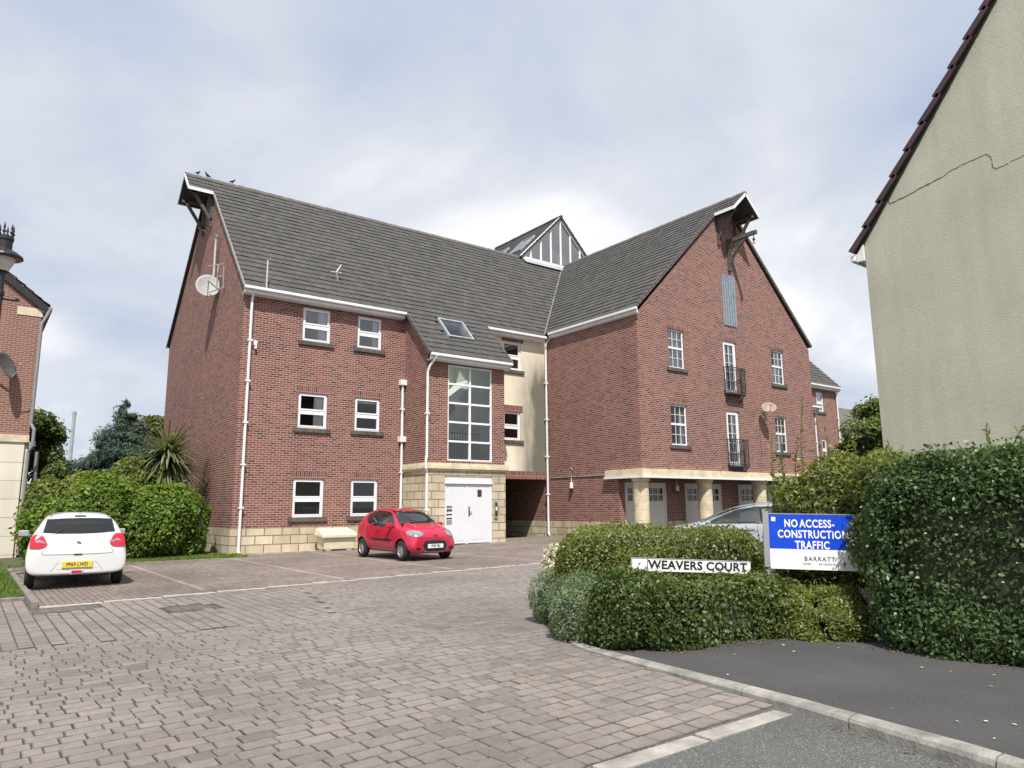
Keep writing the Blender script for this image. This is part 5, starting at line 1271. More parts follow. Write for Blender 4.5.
def ell(cy, cz, ry, rz_, n=7, p=2.0):
    T = []; Bt = []
    for i in range(n):
        u = -1+2*i/(n-1); h = (1-abs(u)**p)**(1/p); T.append((cy+u*ry, cz+h*rz_)); Bt.append((cy+u*ry, cz-h*rz_))
    return T, Bt
def seats(t, xf, xr, y, zs, top):
    for nm, x, yy in (('front_seat', xf, y), ('front_seat', xf, -y), ('rear_seat', xr, y), ('rear_seat', xr, -y)):
        mb = MB(); mb.box(x, yy-.24, zs, x+.48, yy+.24, zs+.14)
        mb.prism([(x-.02, yy-.23, zs+.05), (x+.12, yy-.23, zs+.05), (x-.06, yy-.23, top-.2), (x-.20, yy-.23, top-.2)], (0, .46, 0))
        mb.prism([(x-.09, yy-.12, top-.17), (x-.19, yy-.12, top-.17), (x-.24, yy-.12, top+.0), (x-.14, yy-.12, top+.0)], (0, .24, 0))
        mb.build(nm, M['seat'], t, normals=True, bevel=.03)
    mb = MB(); c = Vector((xf+.62, -y, zs+.42)); pr = []
    for k in range(17): a_ = 2*math.pi*k/16; pr.append(c+Vector((-.07*math.sin(a_), .18*math.cos(a_), .165*math.sin(a_))))
    mb.tube(pr, .016, 6); mb.bar(c, c+Vector((.22, 0, -.1)), .05); mb.build('steering_wheel', M['black'], t)
def mirror_y(L): return [(-a, b) for a, b in L]
def plate(t, patch, hit, axis, z, mat, txt, tm):
    h = hit(axis, 0, z); s_ = 1 if axis == '+x' else -1
    e_ = MB(); e_.box(h.x+(0 if s_ > 0 else -.022), -.26, z-.056, h.x+(.022 if s_ > 0 else 0), .26, z+.056); p = e_.build('number_plate', M[mat], t)
    rot = Matrix.Rotation(R(90)*s_, 4, 'Z') @ UPR
    text_mesh(txt, .098, 'lettering', M[tm], p, Matrix.Translation((h.x+s_*.0235, 0, z)) @ rot, .002, .82, 1.03)
def side_windows(patch, top, bot, mat=None):
    for ax in ('+y', '-y'): patch('side_window', ax, top, bot, M['carglass'], .007, 8, 4)
def seam(t, hit, pts, axis='-y', w=.008, nm='panel_seam', mat='black', off=.004):
    mb = MB(); ax = {'+y': Vector((0, 1, 0)), '-y': Vector((0, -1, 0)), '+x': Vector((1, 0, 0)), '-x': Vector((-1, 0, 0)), 'top': Vector((0, 0, 1))}[axis]
    P = []
    for a, b in zip(pts, pts[1:]):
        for q in range(6): P.append(tuple(Vector(a).lerp(Vector(b), q/6)))
    P.append(pts[-1]); H_ = [hit(axis, *p)+ax*(off-w*.4) for p in P]; mb.tube(H_, w/2, 5); return mb.build(nm, M[mat], t)
def mirror(t, paint, x, y, z):
    for s_ in (1, -1):
        mb = MB(); c = Vector((x, s_*(y+.08), z)); mb.add([c+Vector((a*.055, b*.10, d*.065)) for a in (-1, 1) for b in (-1, 1) for d in (-1, 1)], [(0, 1, 3, 2), (4, 6, 7, 5), (0, 4, 5, 1), (2, 3, 7, 6), (0, 2, 6, 4), (1, 5, 7, 3)]); mb.bar(c+Vector((.02, -s_*.14, -.04)), c+Vector((0, -s_*.05, -.02)), .04)
        mo = mb.build('door_mirror', paint, t, normals=True); b_ = mo.modifiers.new('b', 'BEVEL'); b_.width = .04; b_.segments = 3
# --- small red hatchback, nose towards the court
ST_RED = [(1.715, .30, .52, .62, .40, .56, .50, .40), (1.69, .22, .56, .72, .60, .70, .62, .52), (1.60, .19, .62, .82, .68, .775, .71, .60), (1.40, .19, .74, .90, .72, .805, .75, .62), (1.12, .19, .84, .97, .74, .812, .765, .64), (.90, .19, .88, 1.04, .74, .815, .77, .63), (.60, .19, .90, 1.23, .74, .815, .77, .58), (.30, .19, .91, 1.39, .74, .815, .77, .54), (.0, .19, .92, 1.45, .74, .815, .77, .53), (-.5, .19, .95, 1.465, .74, .815, .77, .53), (-1.0, .20, .99, 1.43, .74, .815, .765, .53), (-1.38, .22, 1.02, 1.36, .73, .80, .745, .52), (-1.55, .25, .98, 1.20, .70, .785, .72, .53), (-1.67, .30, .88, 1.02, .64, .74, .66, .52), (-1.72, .38, .72, .84, .5, .62, .56, .42)]
def red_parts(t, patch, hit, body):
    T = [(.78, .90), (.62, 1.06), (.40, 1.235), (.22, 1.335), (-.12, 1.365)]
    for ax in ('+y', '-y'):
        patch('side_window', ax, [(.56, 1.10), (.34, 1.25), (.10, 1.345), (-.22, 1.375)], [(.68, .90), (.40, .90), (.1, .905), (-.26, .915)], M['cleanglass'], .003)
        patch('side_window', ax, [(-.33, 1.375), (-.62, 1.375), (-.9, 1.345), (-1.10, 1.22)], [(-.36, .925), (-.6, .95), (-.85, 1.0), (-1.04, 1.08)], M['cleanglass'], .003)
    patch('windscreen', 'top', [(.24, -.51), (.28, -.25), (.30, 0), (.28, .25), (.24, .51)], [(.88, -.66), (1.0, -.34), (1.04, 0), (1.0, .34), (.88, .66)], M['cleanglass'], .004, 10, 4)
    patch('rear_window', '-x', [(-.46, 1.30), (0, 1.33), (.46, 1.30)], [(-.54, 1.03), (0, 1.03), (.54, 1.03)], M['cleanglass'], .004)
    seats(t, -.28, -1.05, .34, .42, 1.16)
    for s_ in (1, -1):
        Tt = [(s_*.36, .755), (s_*.45, .80), (s_*.58, .83), (s_*.70, .815), (s_*.745, .775)]; Bb = [(s_*.40, .70), (s_*.48, .665), (s_*.58, .65), (s_*.68, .665), (s_*.74, .70)]
        patch('headlight', '+x', Tt, Bb, M['lens'], .014, 6, 3)
        patch('tail_light', '-x', [(s_*.58, 1.0), (s_*.69, .98)], [(s_*.60, .70), (s_*.70, .70)], M['redlens'], .012)
        Tt, Bb = ell(s_*.545, .345, .09, .036); patch('fog_lamp', '+x', Tt, Bb, M['black'], .010, 4, 2)
    Tt, Bb = ell(0, .40, .415, .145, 11, 3.5); fr_ = patch('grille', '+x', Tt, Bb, M['black'], .016, 8, 2)
    Tt, Bb = ell(0, .40, .44, .165, 11, 3.5); patch('grille_surround', '+x', Tt, Bb, M['chrome'], .008, 8, 2)
    h = hit('+x', 0, .40); e_ = MB(); e_.box(h.x+.0, -.255, .345, h.x+.04, .255, .455); p = e_.build('number_plate', M['plateW'], t)
    text_mesh('PE09 FBL', .098, 'lettering', M['ink'], p, Matrix.Translation((h.x+.0415, 0, .40)) @ Matrix.Rotation(R(90), 4, 'Z') @ UPR, .002, .80, 1.03)
    mb = MB(); hb = hit('+x', 0, .67)
    for dz in (0, .045): mb.bar((hb.x+.012, -.075, .635+dz), (hb.x+.004, 0, .67+dz), .012, .022); mb.bar((hb.x+.004, 0, .67+dz), (hb.x+.012, .075, .635+dz), .012, .022)
    mb.build('badge', M['chrome'], t)
    seam(t, hit, [(1.0, .90), (1.35, .78)], '-y', .004)
    for ax in ('-y', '+y'):
        patch('door_pillar', ax, [(-.20, 1.37), (-.35, 1.37)], [(-.25, .92), (-.375, .93)], M['black'], .004, 6, 3)
        seam(t, hit, [(-.30, .95), (-.34, .55), (-.30, .28)], ax); seam(t, hit, [(.72, .90), (.78, .6), (.70, .28)], ax); seam(t, hit, [(.70, .28), (-.30, .28)], ax)
        patch('side_strip', ax, [(.60, .58), (-.55, .60)], [(.60, .515), (-.55, .54)], M['black'], .008, 2, 8)
        h = hit(ax, -.15, .80); mb = MB(); s_ = 1 if ax == '+y' else -1; mb.box(-.27, h.y-.01, .79, -.10, h.y+s_*.025, .825); mb.build('door_handle', M['red'], t)
    seam(t, hit, [(-.62, .62), (0, .645), (.62, .62)], '+x', .006)
    mirror(t, M['red'], .58, .80, .965)
    mb = MB(); mb.tube([(.92, .1, 1.03), (.80, -.35, 1.12)], .008, 5); mb.tube([(.92, -.15, 1.035), (.80, -.5, 1.09)], .008, 5); mb.build('wiper', M['black'], t)
    mb = MB(); mb.tube([(.05, 0, 1.46), (-.2, 0, 1.62)], .006, 5); mb.build('aerial', M['black'], t)
RA = R(-90+2.5)
rc = car('red_hatchback', (10.05, 18.5, g(10)), RA, ST_RED, M['red'], [(1.13, .80), (-1.21, .80)], .275, red_parts, 'small bright red three door hatchback parked nose out by the entrance',
   ([(1.06, .60), (1.06, .93), (.86, 1.04), (.22, 1.365), (-.1, 1.41), (-.5, 1.425), (-1.0, 1.39), (-1.34, 1.30), (-1.50, 1.10), (-1.50, .60)], .70, .47, .92, 1.43),
   ([(.52, 1.08), (.32, 1.235), (.10, 1.33), (-.22, 1.36), (-.26, .93), (.64, .915)], [(-.34, 1.36), (-.62, 1.36), (-.88, 1.33), (-1.07, 1.215), (-1.01, 1.10), (-.84, 1.015), (-.6, .965), (-.37, .94)]),
   [([(.27, -.49), (.31, -.25), (.33, 0), (.31, .25), (.27, .49), (.85, .63), (.97, .33), (1.01, 0), (.97, -.33), (.85, -.63)], .90), ([(-1.40, -.42), (-1.40, .42), (-1.62, .48), (-1.62, -.48)], .98)]); rc.scale = (.93, .93, .95)
# --- white hatchback, tail towards the court
ST_WH = [(1.90, .32, .54, .64, .45, .60, .52, .42), (1.86, .24, .60, .74, .62, .74, .66, .55), (1.70, .20, .72, .86, .74, .83, .76, .62), (1.35, .19, .84, .95, .78, .86, .79, .66), (1.0, .19, .90, 1.03, .79, .866, .80, .66), (.65, .19, .93, 1.24, .79, .866, .80, .60), (.30, .19, .95, 1.41, .79, .866, .80, .57), (-.1, .19, .96, 1.475, .79, .866, .80, .565), (-.6, .19, .98, 1.49, .79, .866, .80, .56), (-1.1, .20, 1.0, 1.47, .79, .868, .80, .56), (-1.5, .22, 1.0, 1.43, .81, .870, .80, .565), (-1.66, .24, .98, 1.36, .82, .868, .80, .60), (-1.78, .25, .96, 1.12, .82, .866, .80, .66), (-1.84, .26, .92, .99, .82, .862, .79, .70), (-1.90, .27, .72, .79, .81, .85, .79, .72), (-1.93, .30, .60, .67, .78, .82, .76, .66)]
def white_parts(t, patch, hit, body):
    for ax in ('+y', '-y'):
        patch('side_window', ax, [(.52, 1.14), (.30, 1.28), (.0, 1.37), (-.25, 1.385)], [(.66, .98), (.40, .985), (.1, .99), (-.28, .995)], M['carglass'], .007)
        patch('side_window', ax, [(-.34, 1.385), (-.7, 1.38), (-1.0, 1.34), (-1.28, 1.22)], [(-.37, .995), (-.7, 1.01), (-.95, 1.03), (-1.20, 1.08)], M['carglass'], .007)
        seam(t, hit, [(-.31, .97), (-.36, .6), (-.30, .3)], ax); seam(t, hit, [(-1.1, 1.0), (-1.02, .7)], ax); seam(t, hit, [(.75, .93), (.8, .6), (.72, .3)], ax)
    patch('windscreen', 'top', [(.32, -.52), (.38, 0), (.32, .52)], [(.90, -.62), (1.02, 0), (.90, .62)], M['carglass'], .008, 8, 6)
    patch('rear_window', '-x', [(-.56, 1.335), (-.3, 1.352), (0, 1.356), (.3, 1.352), (.56, 1.335)], [(-.625, 1.085), (-.3, 1.062), (0, 1.058), (.3, 1.062), (.625, 1.085)], M['carglass'], .012, 10, 4)
    for s_ in (1, -1):
        Tt = [(s_*.53, .875), (s_*.585, .985), (s_*.64, 1.045), (s_*.74, 1.04), (s_*.80, .985)]; Bb = [(s_*.555, .83), (s_*.60, .80), (s_*.66, .79), (s_*.74, .79), (s_*.805, .79)]
        lp = patch('tail_light', '-x', Tt, Bb, M['redlens'], .024, 14, 6)
        patch('reversing_strip', '-x', [(s_*.56, .90), (s_*.66, .945), (s_*.72, .93)], [(s_*.56, .868), (s_*.66, .895), (s_*.72, .895)], M['lens'], .030, 3, 6, lp)
        patch('headlight', '+x', [(s_*.5, .82), (s_*.72, .80)], [(s_*.5, .68), (s_*.72, .68)], M['lens'], .012)
    seam(t, hit, [(-.62, .70), (-.58, .665), (0, .655), (.58, .665), (.62, .70)], '-x', .009)
    seam(t, hit, [(-.62, 1.02), (0, 1.0), (.62, 1.02)], '-x', .006, mat='alu')
    seam(t, hit, [(-.62, .70), (-.53, .80)], '-x', .007); seam(t, hit, [(.62, .70), (.53, .80)], '-x', .007)
    seam(t, hit, [(-.44, .34), (-.34, .49), (-.28, .52), (.28, .52), (.34, .49), (.44, .34)], '-x', .010, mat='alu')
    patch('bumper_insert', '-x', [(-.30, .515), (0, .52), (.30, .515)], [(-.34, .385), (0, .385), (.34, .385)], M['white'], .004, 4, 4)
    h = hit('-x', 0, .465); e_ = MB(); e_.box(h.x-.03, -.26, .41, h.x+.01, .26, .52); p = e_.build('number_plate', M['plateY'], t)
    text_mesh('PF69 LWD', .10, 'lettering', M['ink'], p, Matrix.Translation((h.x-.0315, 0, .465)) @ Matrix.Rotation(R(-90), 4, 'Z') @ UPR, .002, .80, 1.03)
    patch('rear_fog_lamp', '-x', [(-.085, .325+.025), (.085, .35)], [(-.085, .305), (.085, .305)], M['redlens'], .022, 2, 4)
    patch('fog_lamp_surround', '-x', [(-.12, .37), (.12, .37)], [(-.10, .285), (.10, .285)], M['white'], .012, 2, 4)
    patch('boot_handle', '-x', [(-.07, .672), (.07, .672)], [(-.07, .65), (.07, .65)], M['black'], .014, 2, 4)
    patch('brake_light', '-x', [(-.10, 1.405), (.10, 1.405)], [(-.10, 1.38), (.10, 1.38)], M['black'], .012, 2, 4)
    hb = hit('-x', 0, .885); mb = MB(); x = hb.x-.012
    for a_, b_ in (((.035, .91), (-.035, .888)), ((-.035, .888), (.0, .862)), ((.035, .888), (-.035, .862)), ((.035, .888), (0, .914))): mb.bar((x, a_[0], a_[1]), (x, b_[0], b_[1]), .012, .012)
    mb.build('badge', M['chrome'], t)
    mb = MB(); mb.tube([(hb.x+.035, .40, 1.085), (hb.x+.12, .16, 1.20)], .008, 5); mb.build('wiper', M['black'], t)
    mb = MB(); mb.lathe([(.03, 1.47), (.02, 1.52), (.001, 1.53)], (-1.30, 0, 0), 8); mb.tube([(-1.30, 0, 1.5), (-1.36, 0, 1.58)], .007, 5); mb.build('aerial', M['black'], t)
    for s_ in (1, -1): seam(t, hit, [(-1.55, s_*.50), (-.2, s_*.50)], 'top', .014)
    mirror(t, M['white'], .62, .86, 1.02)
    for o in [c for c in t.children if c.name.startswith('door_mirror')]: o.data.materials[0] = M['alu']
car('white_hatchback', (2.0, 18.75, g(2)), R(86.5), ST_WH, M['white'], [(1.22, .845), (-1.23, .85)], .30, white_parts, 'white hatchback seen from behind, parked in the bay in front of the big shrub')
# --- silver saloon behind the hedge
ST_SI = [(2.15, .34, .56, .66, .45, .62, .55, .42), (2.10, .26, .62, .76, .66, .78, .70, .58), (1.85, .22, .74, .88, .78, .86, .80, .66), (1.3, .20, .88, .98, .80, .89, .83, .70), (.95, .20, .92, 1.03, .81, .895, .835, .70), (.55, .20, .94, 1.22, .81, .895, .835, .63), (.15, .20, .95, 1.38, .81, .895, .835, .58), (-.3, .20, .96, 1.46, .81, .895, .835, .57), (-.8, .20, .98, 1.48, .81, .895, .835, .565), (-1.3, .22, 1.0, 1.44, .80, .89, .825, .56), (-1.7, .25, 1.0, 1.30, .79, .87, .80, .56), (-1.98, .3, .95, 1.1, .76, .84, .77, .6), (-2.12, .36, .78, .88, .68, .76, .70, .56)]
def silver_parts(t, patch, hit, body):
    for ax in ('+y', '-y'):
        patch('side_window', ax, [(.66, 1.08), (.40, 1.20), (.10, 1.315), (-.30, 1.375)], [(.76, .985), (.45, .985), (.1, .99), (-.34, 1.0)], M['cleanglass'], .003)
        patch('side_window', ax, [(-.40, 1.38), (-.8, 1.385), (-1.2, 1.345), (-1.5, 1.22)], [(-.43, 1.0), (-.8, 1.015), (-1.1, 1.035), (-1.40, 1.08)], M['cleanglass'], .003)
        patch('door_pillar', ax, [(-.285, 1.375), (-.415, 1.38)], [(-.325, 1.0), (-.445, 1.0)], M['black'], .004, 6, 3)
        seam(t, hit, [(-.37, .98), (-.4, .6), (-.36, .3)], ax)
        h = hit(ax, -.2, .88); mb = MB(); s_ = 1 if ax == '+y' else -1; mb.box(-.32, h.y-.01, .87, -.12, h.y+s_*.03, .905); mb.build('door_handle', M['silver'], t)
    patch('windscreen', 'top', [(.22, -.53), (.28, 0), (.22, .53)], [(.86, -.64), (1.0, 0), (.86, .64)], M['cleanglass'], .004, 8, 6)
    patch('rear_window', '-x', [(-.5, 1.36), (0, 1.38), (.5, 1.36)], [(-.6, 1.08), (0, 1.06), (.6, 1.08)], M['cleanglass'], .004)
    seats(t, -.35, -1.2, .37, .42, 1.18)
    for s_ in (1, -1):
        patch('headlight', '+x', [(s_*.45, .80), (s_*.76, .80)], [(s_*.45, .67), (s_*.76, .67)], M['lens'], .012); patch('tail_light', '-x', [(s_*.55, .98), (s_*.74, .96)], [(s_*.58, .78), (s_*.74, .78)], M['redlens'], .012)
    mirror(t, M['silver'], .66, .89, 1.0)
car('silver_car', (14.42, 10.35, g(14)-.08), R(122), ST_SI, M['silver'], [(1.32, .87), (-1.30, .87)], .32, silver_parts, 'silver blue car, only its roof and windows showing above the low hedge',
   ([(1.0, .62), (1.0, .93), (.84, 1.04), (.16, 1.34), (-.3, 1.42), (-.8, 1.44), (-1.3, 1.39), (-1.66, 1.24), (-1.75, .98), (-1.75, .62)], .76, .50, .97, 1.44),
   ([(.62, 1.065), (.38, 1.185), (.10, 1.30), (-.30, 1.36), (-.34, 1.015), (.71, 1.0)], [(-.41, 1.365), (-.8, 1.37), (-1.18, 1.33), (-1.47, 1.21), (-1.38, 1.095), (-1.1, 1.05), (-.43, 1.015)]),
   [([(.25, -.51), (.30, 0), (.25, .51), (.83, .62), (.97, 0), (.83, -.62)], .95)])

# ------------------------------------------------------------------ vegetation
def wob(P, s, seed):
    r = np.random.default_rng(seed); out = np.zeros(len(P))
    for i in range(7):
        k = r.normal(0, 1, 3)*s*(1+i*.55); out += np.sin(P@k+r.uniform(0, 6.28))/(1+i*.45)
    return out/2.6
def lump_eval(l, P):
    c, a, rz, p = l; ca, sa = math.cos(rz), math.sin(rz); d = P-np.array(c); x = d[:, 0]*ca+d[:, 1]*sa; y = -d[:, 0]*sa+d[:, 1]*ca
    return (np.abs(x/a[0])**p+np.abs(y/a[1])**p+np.abs(d[:, 2]/a[2])**p)**(1/p)
def sample_lumps(lumps, n, amp, freq, depth, seed, zmin=0.0, cut=.86):
    r = np.random.default_rng(seed); pts = []; nrm = []
    area = np.array([a[0]*a[1]+a[1]*a[2]+a[0]*a[2] for c, a, rz, p in lumps])**1.0; area /= area.sum()
    for i, l in enumerate(lumps):
        c, a, rz, p = l; m = int(n*area[i])+1; d = r.normal(0, 1, (m*2, 3)); d /= np.linalg.norm(d, axis=1)[:, None]
        # spread evenly over a boxy shape
        q = d*np.array(a); s_ = (np.abs(q[:, 0]/a[0])**p+np.abs(q[:, 1]/a[1])**p+np.abs(q[:, 2]/a[2])**p)**(1/p); q = q/s_[:, None]
        if p > 2.5:
            f = r.integers(0, 3, m*2); u = r.uniform(-1, 1, (m*2, 3)); u[np.arange(m*2), f] = np.sign(r.uniform(-1, 1, m*2)); s_ = (np.abs(u)**p).sum(1)**(1/p); q = u/s_[:, None]*np.array(a)
        gdir = np.sign(q)*np.abs(q/np.array(a))**(p-1)/np.array(a); gdir /= np.linalg.norm(gdir, axis=1)[:, None]+1e-9
        ca, sa = math.cos(rz), math.sin(rz); Rm = np.array([[ca, -sa, 0], [sa, ca, 0], [0, 0, 1]]); W_ = q@Rm.T; N_ = gdir@Rm.T; P_ = W_+np.array(c)
        P_ = P_+N_*(amp*wob(P_, freq, seed+3)[:, None]) - N_*(depth*r.random(len(P_))**2)[:, None] + N_*((r.random(len(P_)) < .08)*r.random(len(P_))*depth*.55)[:, None]
        ok = P_[:, 2] > zmin
        for j, l2 in enumerate(lumps):
            if j != i: ok &= lump_eval(l2, P_) > cut
        pts.append(P_[ok]); nrm.append(N_[ok])
    P_, N_ = np.concatenate(pts), np.concatenate(nrm)
    if len(P_) > n: k = r.choice(len(P_), n, replace=False); P_, N_ = P_[k], N_[k]
    return P_, N_
def leaves(name, P, N, size, mat, parent, seed, aspect=.5, jit=.9, outw=.6, up=.2, tonefreq=2.5, fold=.25, topbias=0, spray=0, base_tone=.45):
    r = np.random.default_rng(seed); n = len(P)
    nn = N*outw+r.normal(0, 1, (n, 3))*jit*.6+np.array([0, 0, up]); nn /= np.linalg.norm(nn, axis=1)[:, None]
    rv = r.normal(0, 1, (n, 3))
    if spray: tt = N*spray+rv*.5+np.array([0, 0, -.15]); tt /= np.linalg.norm(tt, axis=1)[:, None]; rv = np.cross(tt, nn)
    t = np.cross(nn, rv); t /= np.linalg.norm(t, axis=1)[:, None]+1e-9; b = np.cross(nn, t)
    L = size*r.uniform(.6, 1.35, n)[:, None]; Wd = L*aspect*r.uniform(.8, 1.2, n)[:, None]
    V = np.zeros((n, 4, 3)); V[:, 0] = P-t*L*.5; V[:, 2] = P+t*L*.5-nn*L*.12; V[:, 1] = P+b*Wd*.5+nn*L*fold*.5+t*L*.05; V[:, 3] = P-b*Wd*.5+nn*L*fold*.5+t*L*.05
    tone = base_tone+.22*wob(P, tonefreq, seed+9)+r.normal(0, .2, n)+topbias*N[:, 2]; tone = np.clip(tone, 0, 1)  # leaves facing up get a lighter tone: sunlit tops put into the colour
    return npmesh(name, V.reshape(-1, 3), 4, mat, tone, parent)
def core(lumps, f, parent, zmin=0, amp=.05, name='shade_core'):  # closed dark hull behind the leaves, painted as the shade inside
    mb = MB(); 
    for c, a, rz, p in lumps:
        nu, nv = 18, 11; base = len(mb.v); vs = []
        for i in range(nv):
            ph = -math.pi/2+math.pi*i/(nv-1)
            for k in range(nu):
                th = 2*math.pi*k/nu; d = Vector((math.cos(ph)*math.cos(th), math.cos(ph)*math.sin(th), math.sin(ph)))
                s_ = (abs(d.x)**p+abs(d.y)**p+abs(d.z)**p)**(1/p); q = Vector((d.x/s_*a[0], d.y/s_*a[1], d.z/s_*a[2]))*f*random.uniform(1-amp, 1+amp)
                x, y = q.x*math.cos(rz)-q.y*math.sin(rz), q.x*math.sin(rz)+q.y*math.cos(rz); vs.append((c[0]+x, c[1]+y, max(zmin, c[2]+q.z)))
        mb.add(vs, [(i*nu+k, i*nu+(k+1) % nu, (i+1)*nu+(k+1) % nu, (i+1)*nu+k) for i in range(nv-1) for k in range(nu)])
    return mb.build(name, M['innershade'], parent)
def shrub(name, lumps, n, size, mat, label, cat, seed, amp=.06, freq=2.2, depth=.12, corf=.8, group=None, cut=.86, **k):
    e_ = empty(name, (0, 0, 0), 0, label, cat, group)
    c = lumps[0][0]; e_.location = (c[0], c[1], 0)
    off = np.array([c[0], c[1], 0]); P, N = sample_lumps(lumps, n, amp, freq, depth, seed, cut=cut)
    leaves('foliage', P-off, N, size, M[mat], e_, seed, **k)
    lo = [((l[0][0]-c[0], l[0][1]-c[1], l[0][2]), l[1], l[2], l[3]) for l in lumps]
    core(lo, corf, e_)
    return e_
def sprigs(parent, pts, size, mat, seed, name='shoot'):
    """upright shoots, each a part with its stem, leaves set along it"""
    r = np.random.default_rng(seed)
    for (p, q, n) in pts:
        mb = MB(); V = []; T = []
        p, q = np.array(p, float), np.array(q, float); bend = r.normal(0, .04, 3); mids = [p+(q-p)*t_+bend*math.sin(t_*3.1) for t_ in np.linspace(0, 1, 7)]
        mb.tube([tuple(m_) for m_ in mids], [.008*(1-.7*i/6) for i in range(7)], 5)
        for i in range(n):
            t_ = r.uniform(.15, 1); c = p+(q-p)*t_+bend*math.sin(t_*3.1); d = r.normal(0, 1, 3); d[2] = abs(d[2])*.8+.5; d /= np.linalg.norm(d); s_ = np.cross(d, r.normal(0, 1, 3)); s_ /= np.linalg.norm(s_); L = size*r.uniform(.6, 1.2)*(1.15-.5*t_)
            V += [c, c+d*L*.5+s_*L*.2, c+d*L, c+d*L*.5-s_*L*.2]; T.append(np.clip(r.normal(.55, .2), 0, 1))
        o = npmesh(name, np.array(V), 4, M[mat], T, parent); mb.build('stem', M['bark'], o)

# tall clipped hedge on the right
TH = [((8.22, 2.1, .96), (.86, 1.9, 1.02), 0, 5), ((7.88, 3.32, .78), (.48, .58, .90), .1, 3), ((7.72, 2.75, .86), (.44, 1.15, .96), 0, 4), ((7.52, 2.95, .26), (.32, .85, .34), 0, 2.4), ((8.0, 3.62, 1.25), (.36, .30, .5), 0, 2.4)]
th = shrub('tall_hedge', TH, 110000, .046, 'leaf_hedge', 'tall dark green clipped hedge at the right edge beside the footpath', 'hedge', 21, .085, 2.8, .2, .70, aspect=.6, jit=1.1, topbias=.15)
c0 = Vector(th.location)
sprigs(th, [(Vector(p)-c0, Vector(q)-c0, n) for p, q, n in [((8.0, 3.75, 1.8), (7.95, 3.8, 2.08), 14), ((7.9, 2.75, 1.9), (7.85, 2.78, 2.22), 16), ((7.8, 2.6, 1.9), (7.7, 2.45, 2.12), 10)]], .10, 'leaf_shrub', 5)
# light shrub with long shoots
LS = [((8.72, 4.78, 1.25), (.60, .52, .78), 0, 2.4), ((8.85, 4.25, 1.38), (.6, .5, .66), 0, 2.4), ((8.55, 5.28, 1.25), (.36, .36, .50), 0, 2.2), ((9.1, 5.4, .8), (.6, .5, .8), 0, 2.2), ((8.22, 3.98, 1.66), (.34, .38, .32), 0, 2.2), ((8.02, 3.92, 1.2), (.24, .24, .5), 0, 2.2), ((7.98, 4.12, 1.02), (.16, .16, .34), 0, 2.2)]
ls = shrub('light_shrub', LS, 26000, .072, 'leaf_shrub', 'loose yellow green shrub with long upright shoots behind the blue notice board', 'shrub', 31, .12, 3.0, .25, .7, aspect=.36, jit=1.2, fold=.15)
c0 = Vector(ls.location)
shoots = []
for (x, y, zt) in [(8.55, 5.45, 2.62), (8.65, 5.2, 2.84), (8.75, 4.9, 2.45), (8.6, 5.3, 2.3), (8.75, 4.7, 2.3), (8.45, 5.55, 2.4), (8.7, 5.05, 2.55), (8.85, 4.6, 2.2), (8.5, 5.35, 2.15)]:
    shoots.append((Vector((x, y, 1.6))-c0, Vector((x+random.uniform(-.12, .12), y+random.uniform(-.12, .12), zt))-c0, 34))
sprigs(ls, shoots, .085, 'leaf_shrub', 6)
# low double hedge behind the street name plate
dirx = R(-37)
LF = [((6.55, 5.22, .29), (.98, .34, .375), R(-14), 3.6), ((5.78, 5.62, .31), (.42, .42, .39), 0, 2.6), ((7.15, 5.0, .29), (.36, .3, .36), 0, 2.6), ((6.3, 5.46, .30), (.7, .3, .33), R(-20), 3)]
LB = [((7.15, 6.42, .58), (1.30, .62, .60), R(-35), 4), ((6.62, 6.85, .50), (.52, .55, .52), 0, 2.6), ((6.85, 6.12, .45), (.75, .34, .56), R(-23), 3)]
shrub('low_hedge', LF, 42000, .046, 'leaf_low', 'low clipped hedge with glossy leaves in front of the street name plate', 'hedge', 41, .09, 3.6, .17, .78, aspect=.6, jit=1.0, topbias=.1)
shrub('low_hedge', LB, 42000, .040, 'leaf_top', 'flat topped yellow green hedge behind the street name plate', 'hedge', 43, .07, 3.6, .15, .80, aspect=.6, jit=1.0, topbias=.12)
SG = [((6.15, 6.75, .28), (.46, .42, .44), .3, 2.2), ((5.74, 6.26, .16), (.36, .42, .36), .5, 2.2), ((6.28, 7.30, .24), (.38, .38, .38), 0, 2.2), ((5.92, 6.5, .24), (.40, .42, .40), .4, 2.2), ((6.05, 6.1, .26), (.28, .32, .40), 0, 2.2), ((6.38, 6.85, .42), (.30, .34, .42), 0, 2.2)]
shrub('silver_shrub', SG, 30000, .036, 'leaf_silver', 'soft silvery green mounded shrub at the left tip of the hedge bed', 'shrub', 45, .09, 4.2, .10, .82, aspect=.32, jit=1.3, cut=.9)
FB = [((7.12, 8.25, .56), (.26, .24, .30), 0, 2.2), ((7.36, 8.05, .68), (.22, .22, .26), 0, 2.2), ((7.0, 8.15, .38), (.20, .20, .28), 0, 2.2)]
fb = shrub('flowering_shrub', FB, 2600, .05, 'leaf_low', 'bush covered in cream white flowers at the back left of the hedge bed', 'shrub', 47, .06, 4.0, .1, .75, aspect=.4)
P, N = sample_lumps(FB, 5200, .09, 5.5, .07, 48); off = np.array([FB[0][0][0], FB[0][0][1], 0]); leaves('flowers', P-off+N*.02, N, .040, M['flower'], fb, 49, aspect=.8, jit=1.2, tonefreq=7)
CB = [((7.45, 4.72, .22), (.36, .30, .34), -.7, 2.2), ((7.6, 4.35, .18), (.34, .32, .30), 0, 2.2), ((7.4, 4.5, .10), (.24, .30, .2), 0, 2.2), ((7.8, 4.6, .26), (.4, .36, .34), 0, 2.2)]
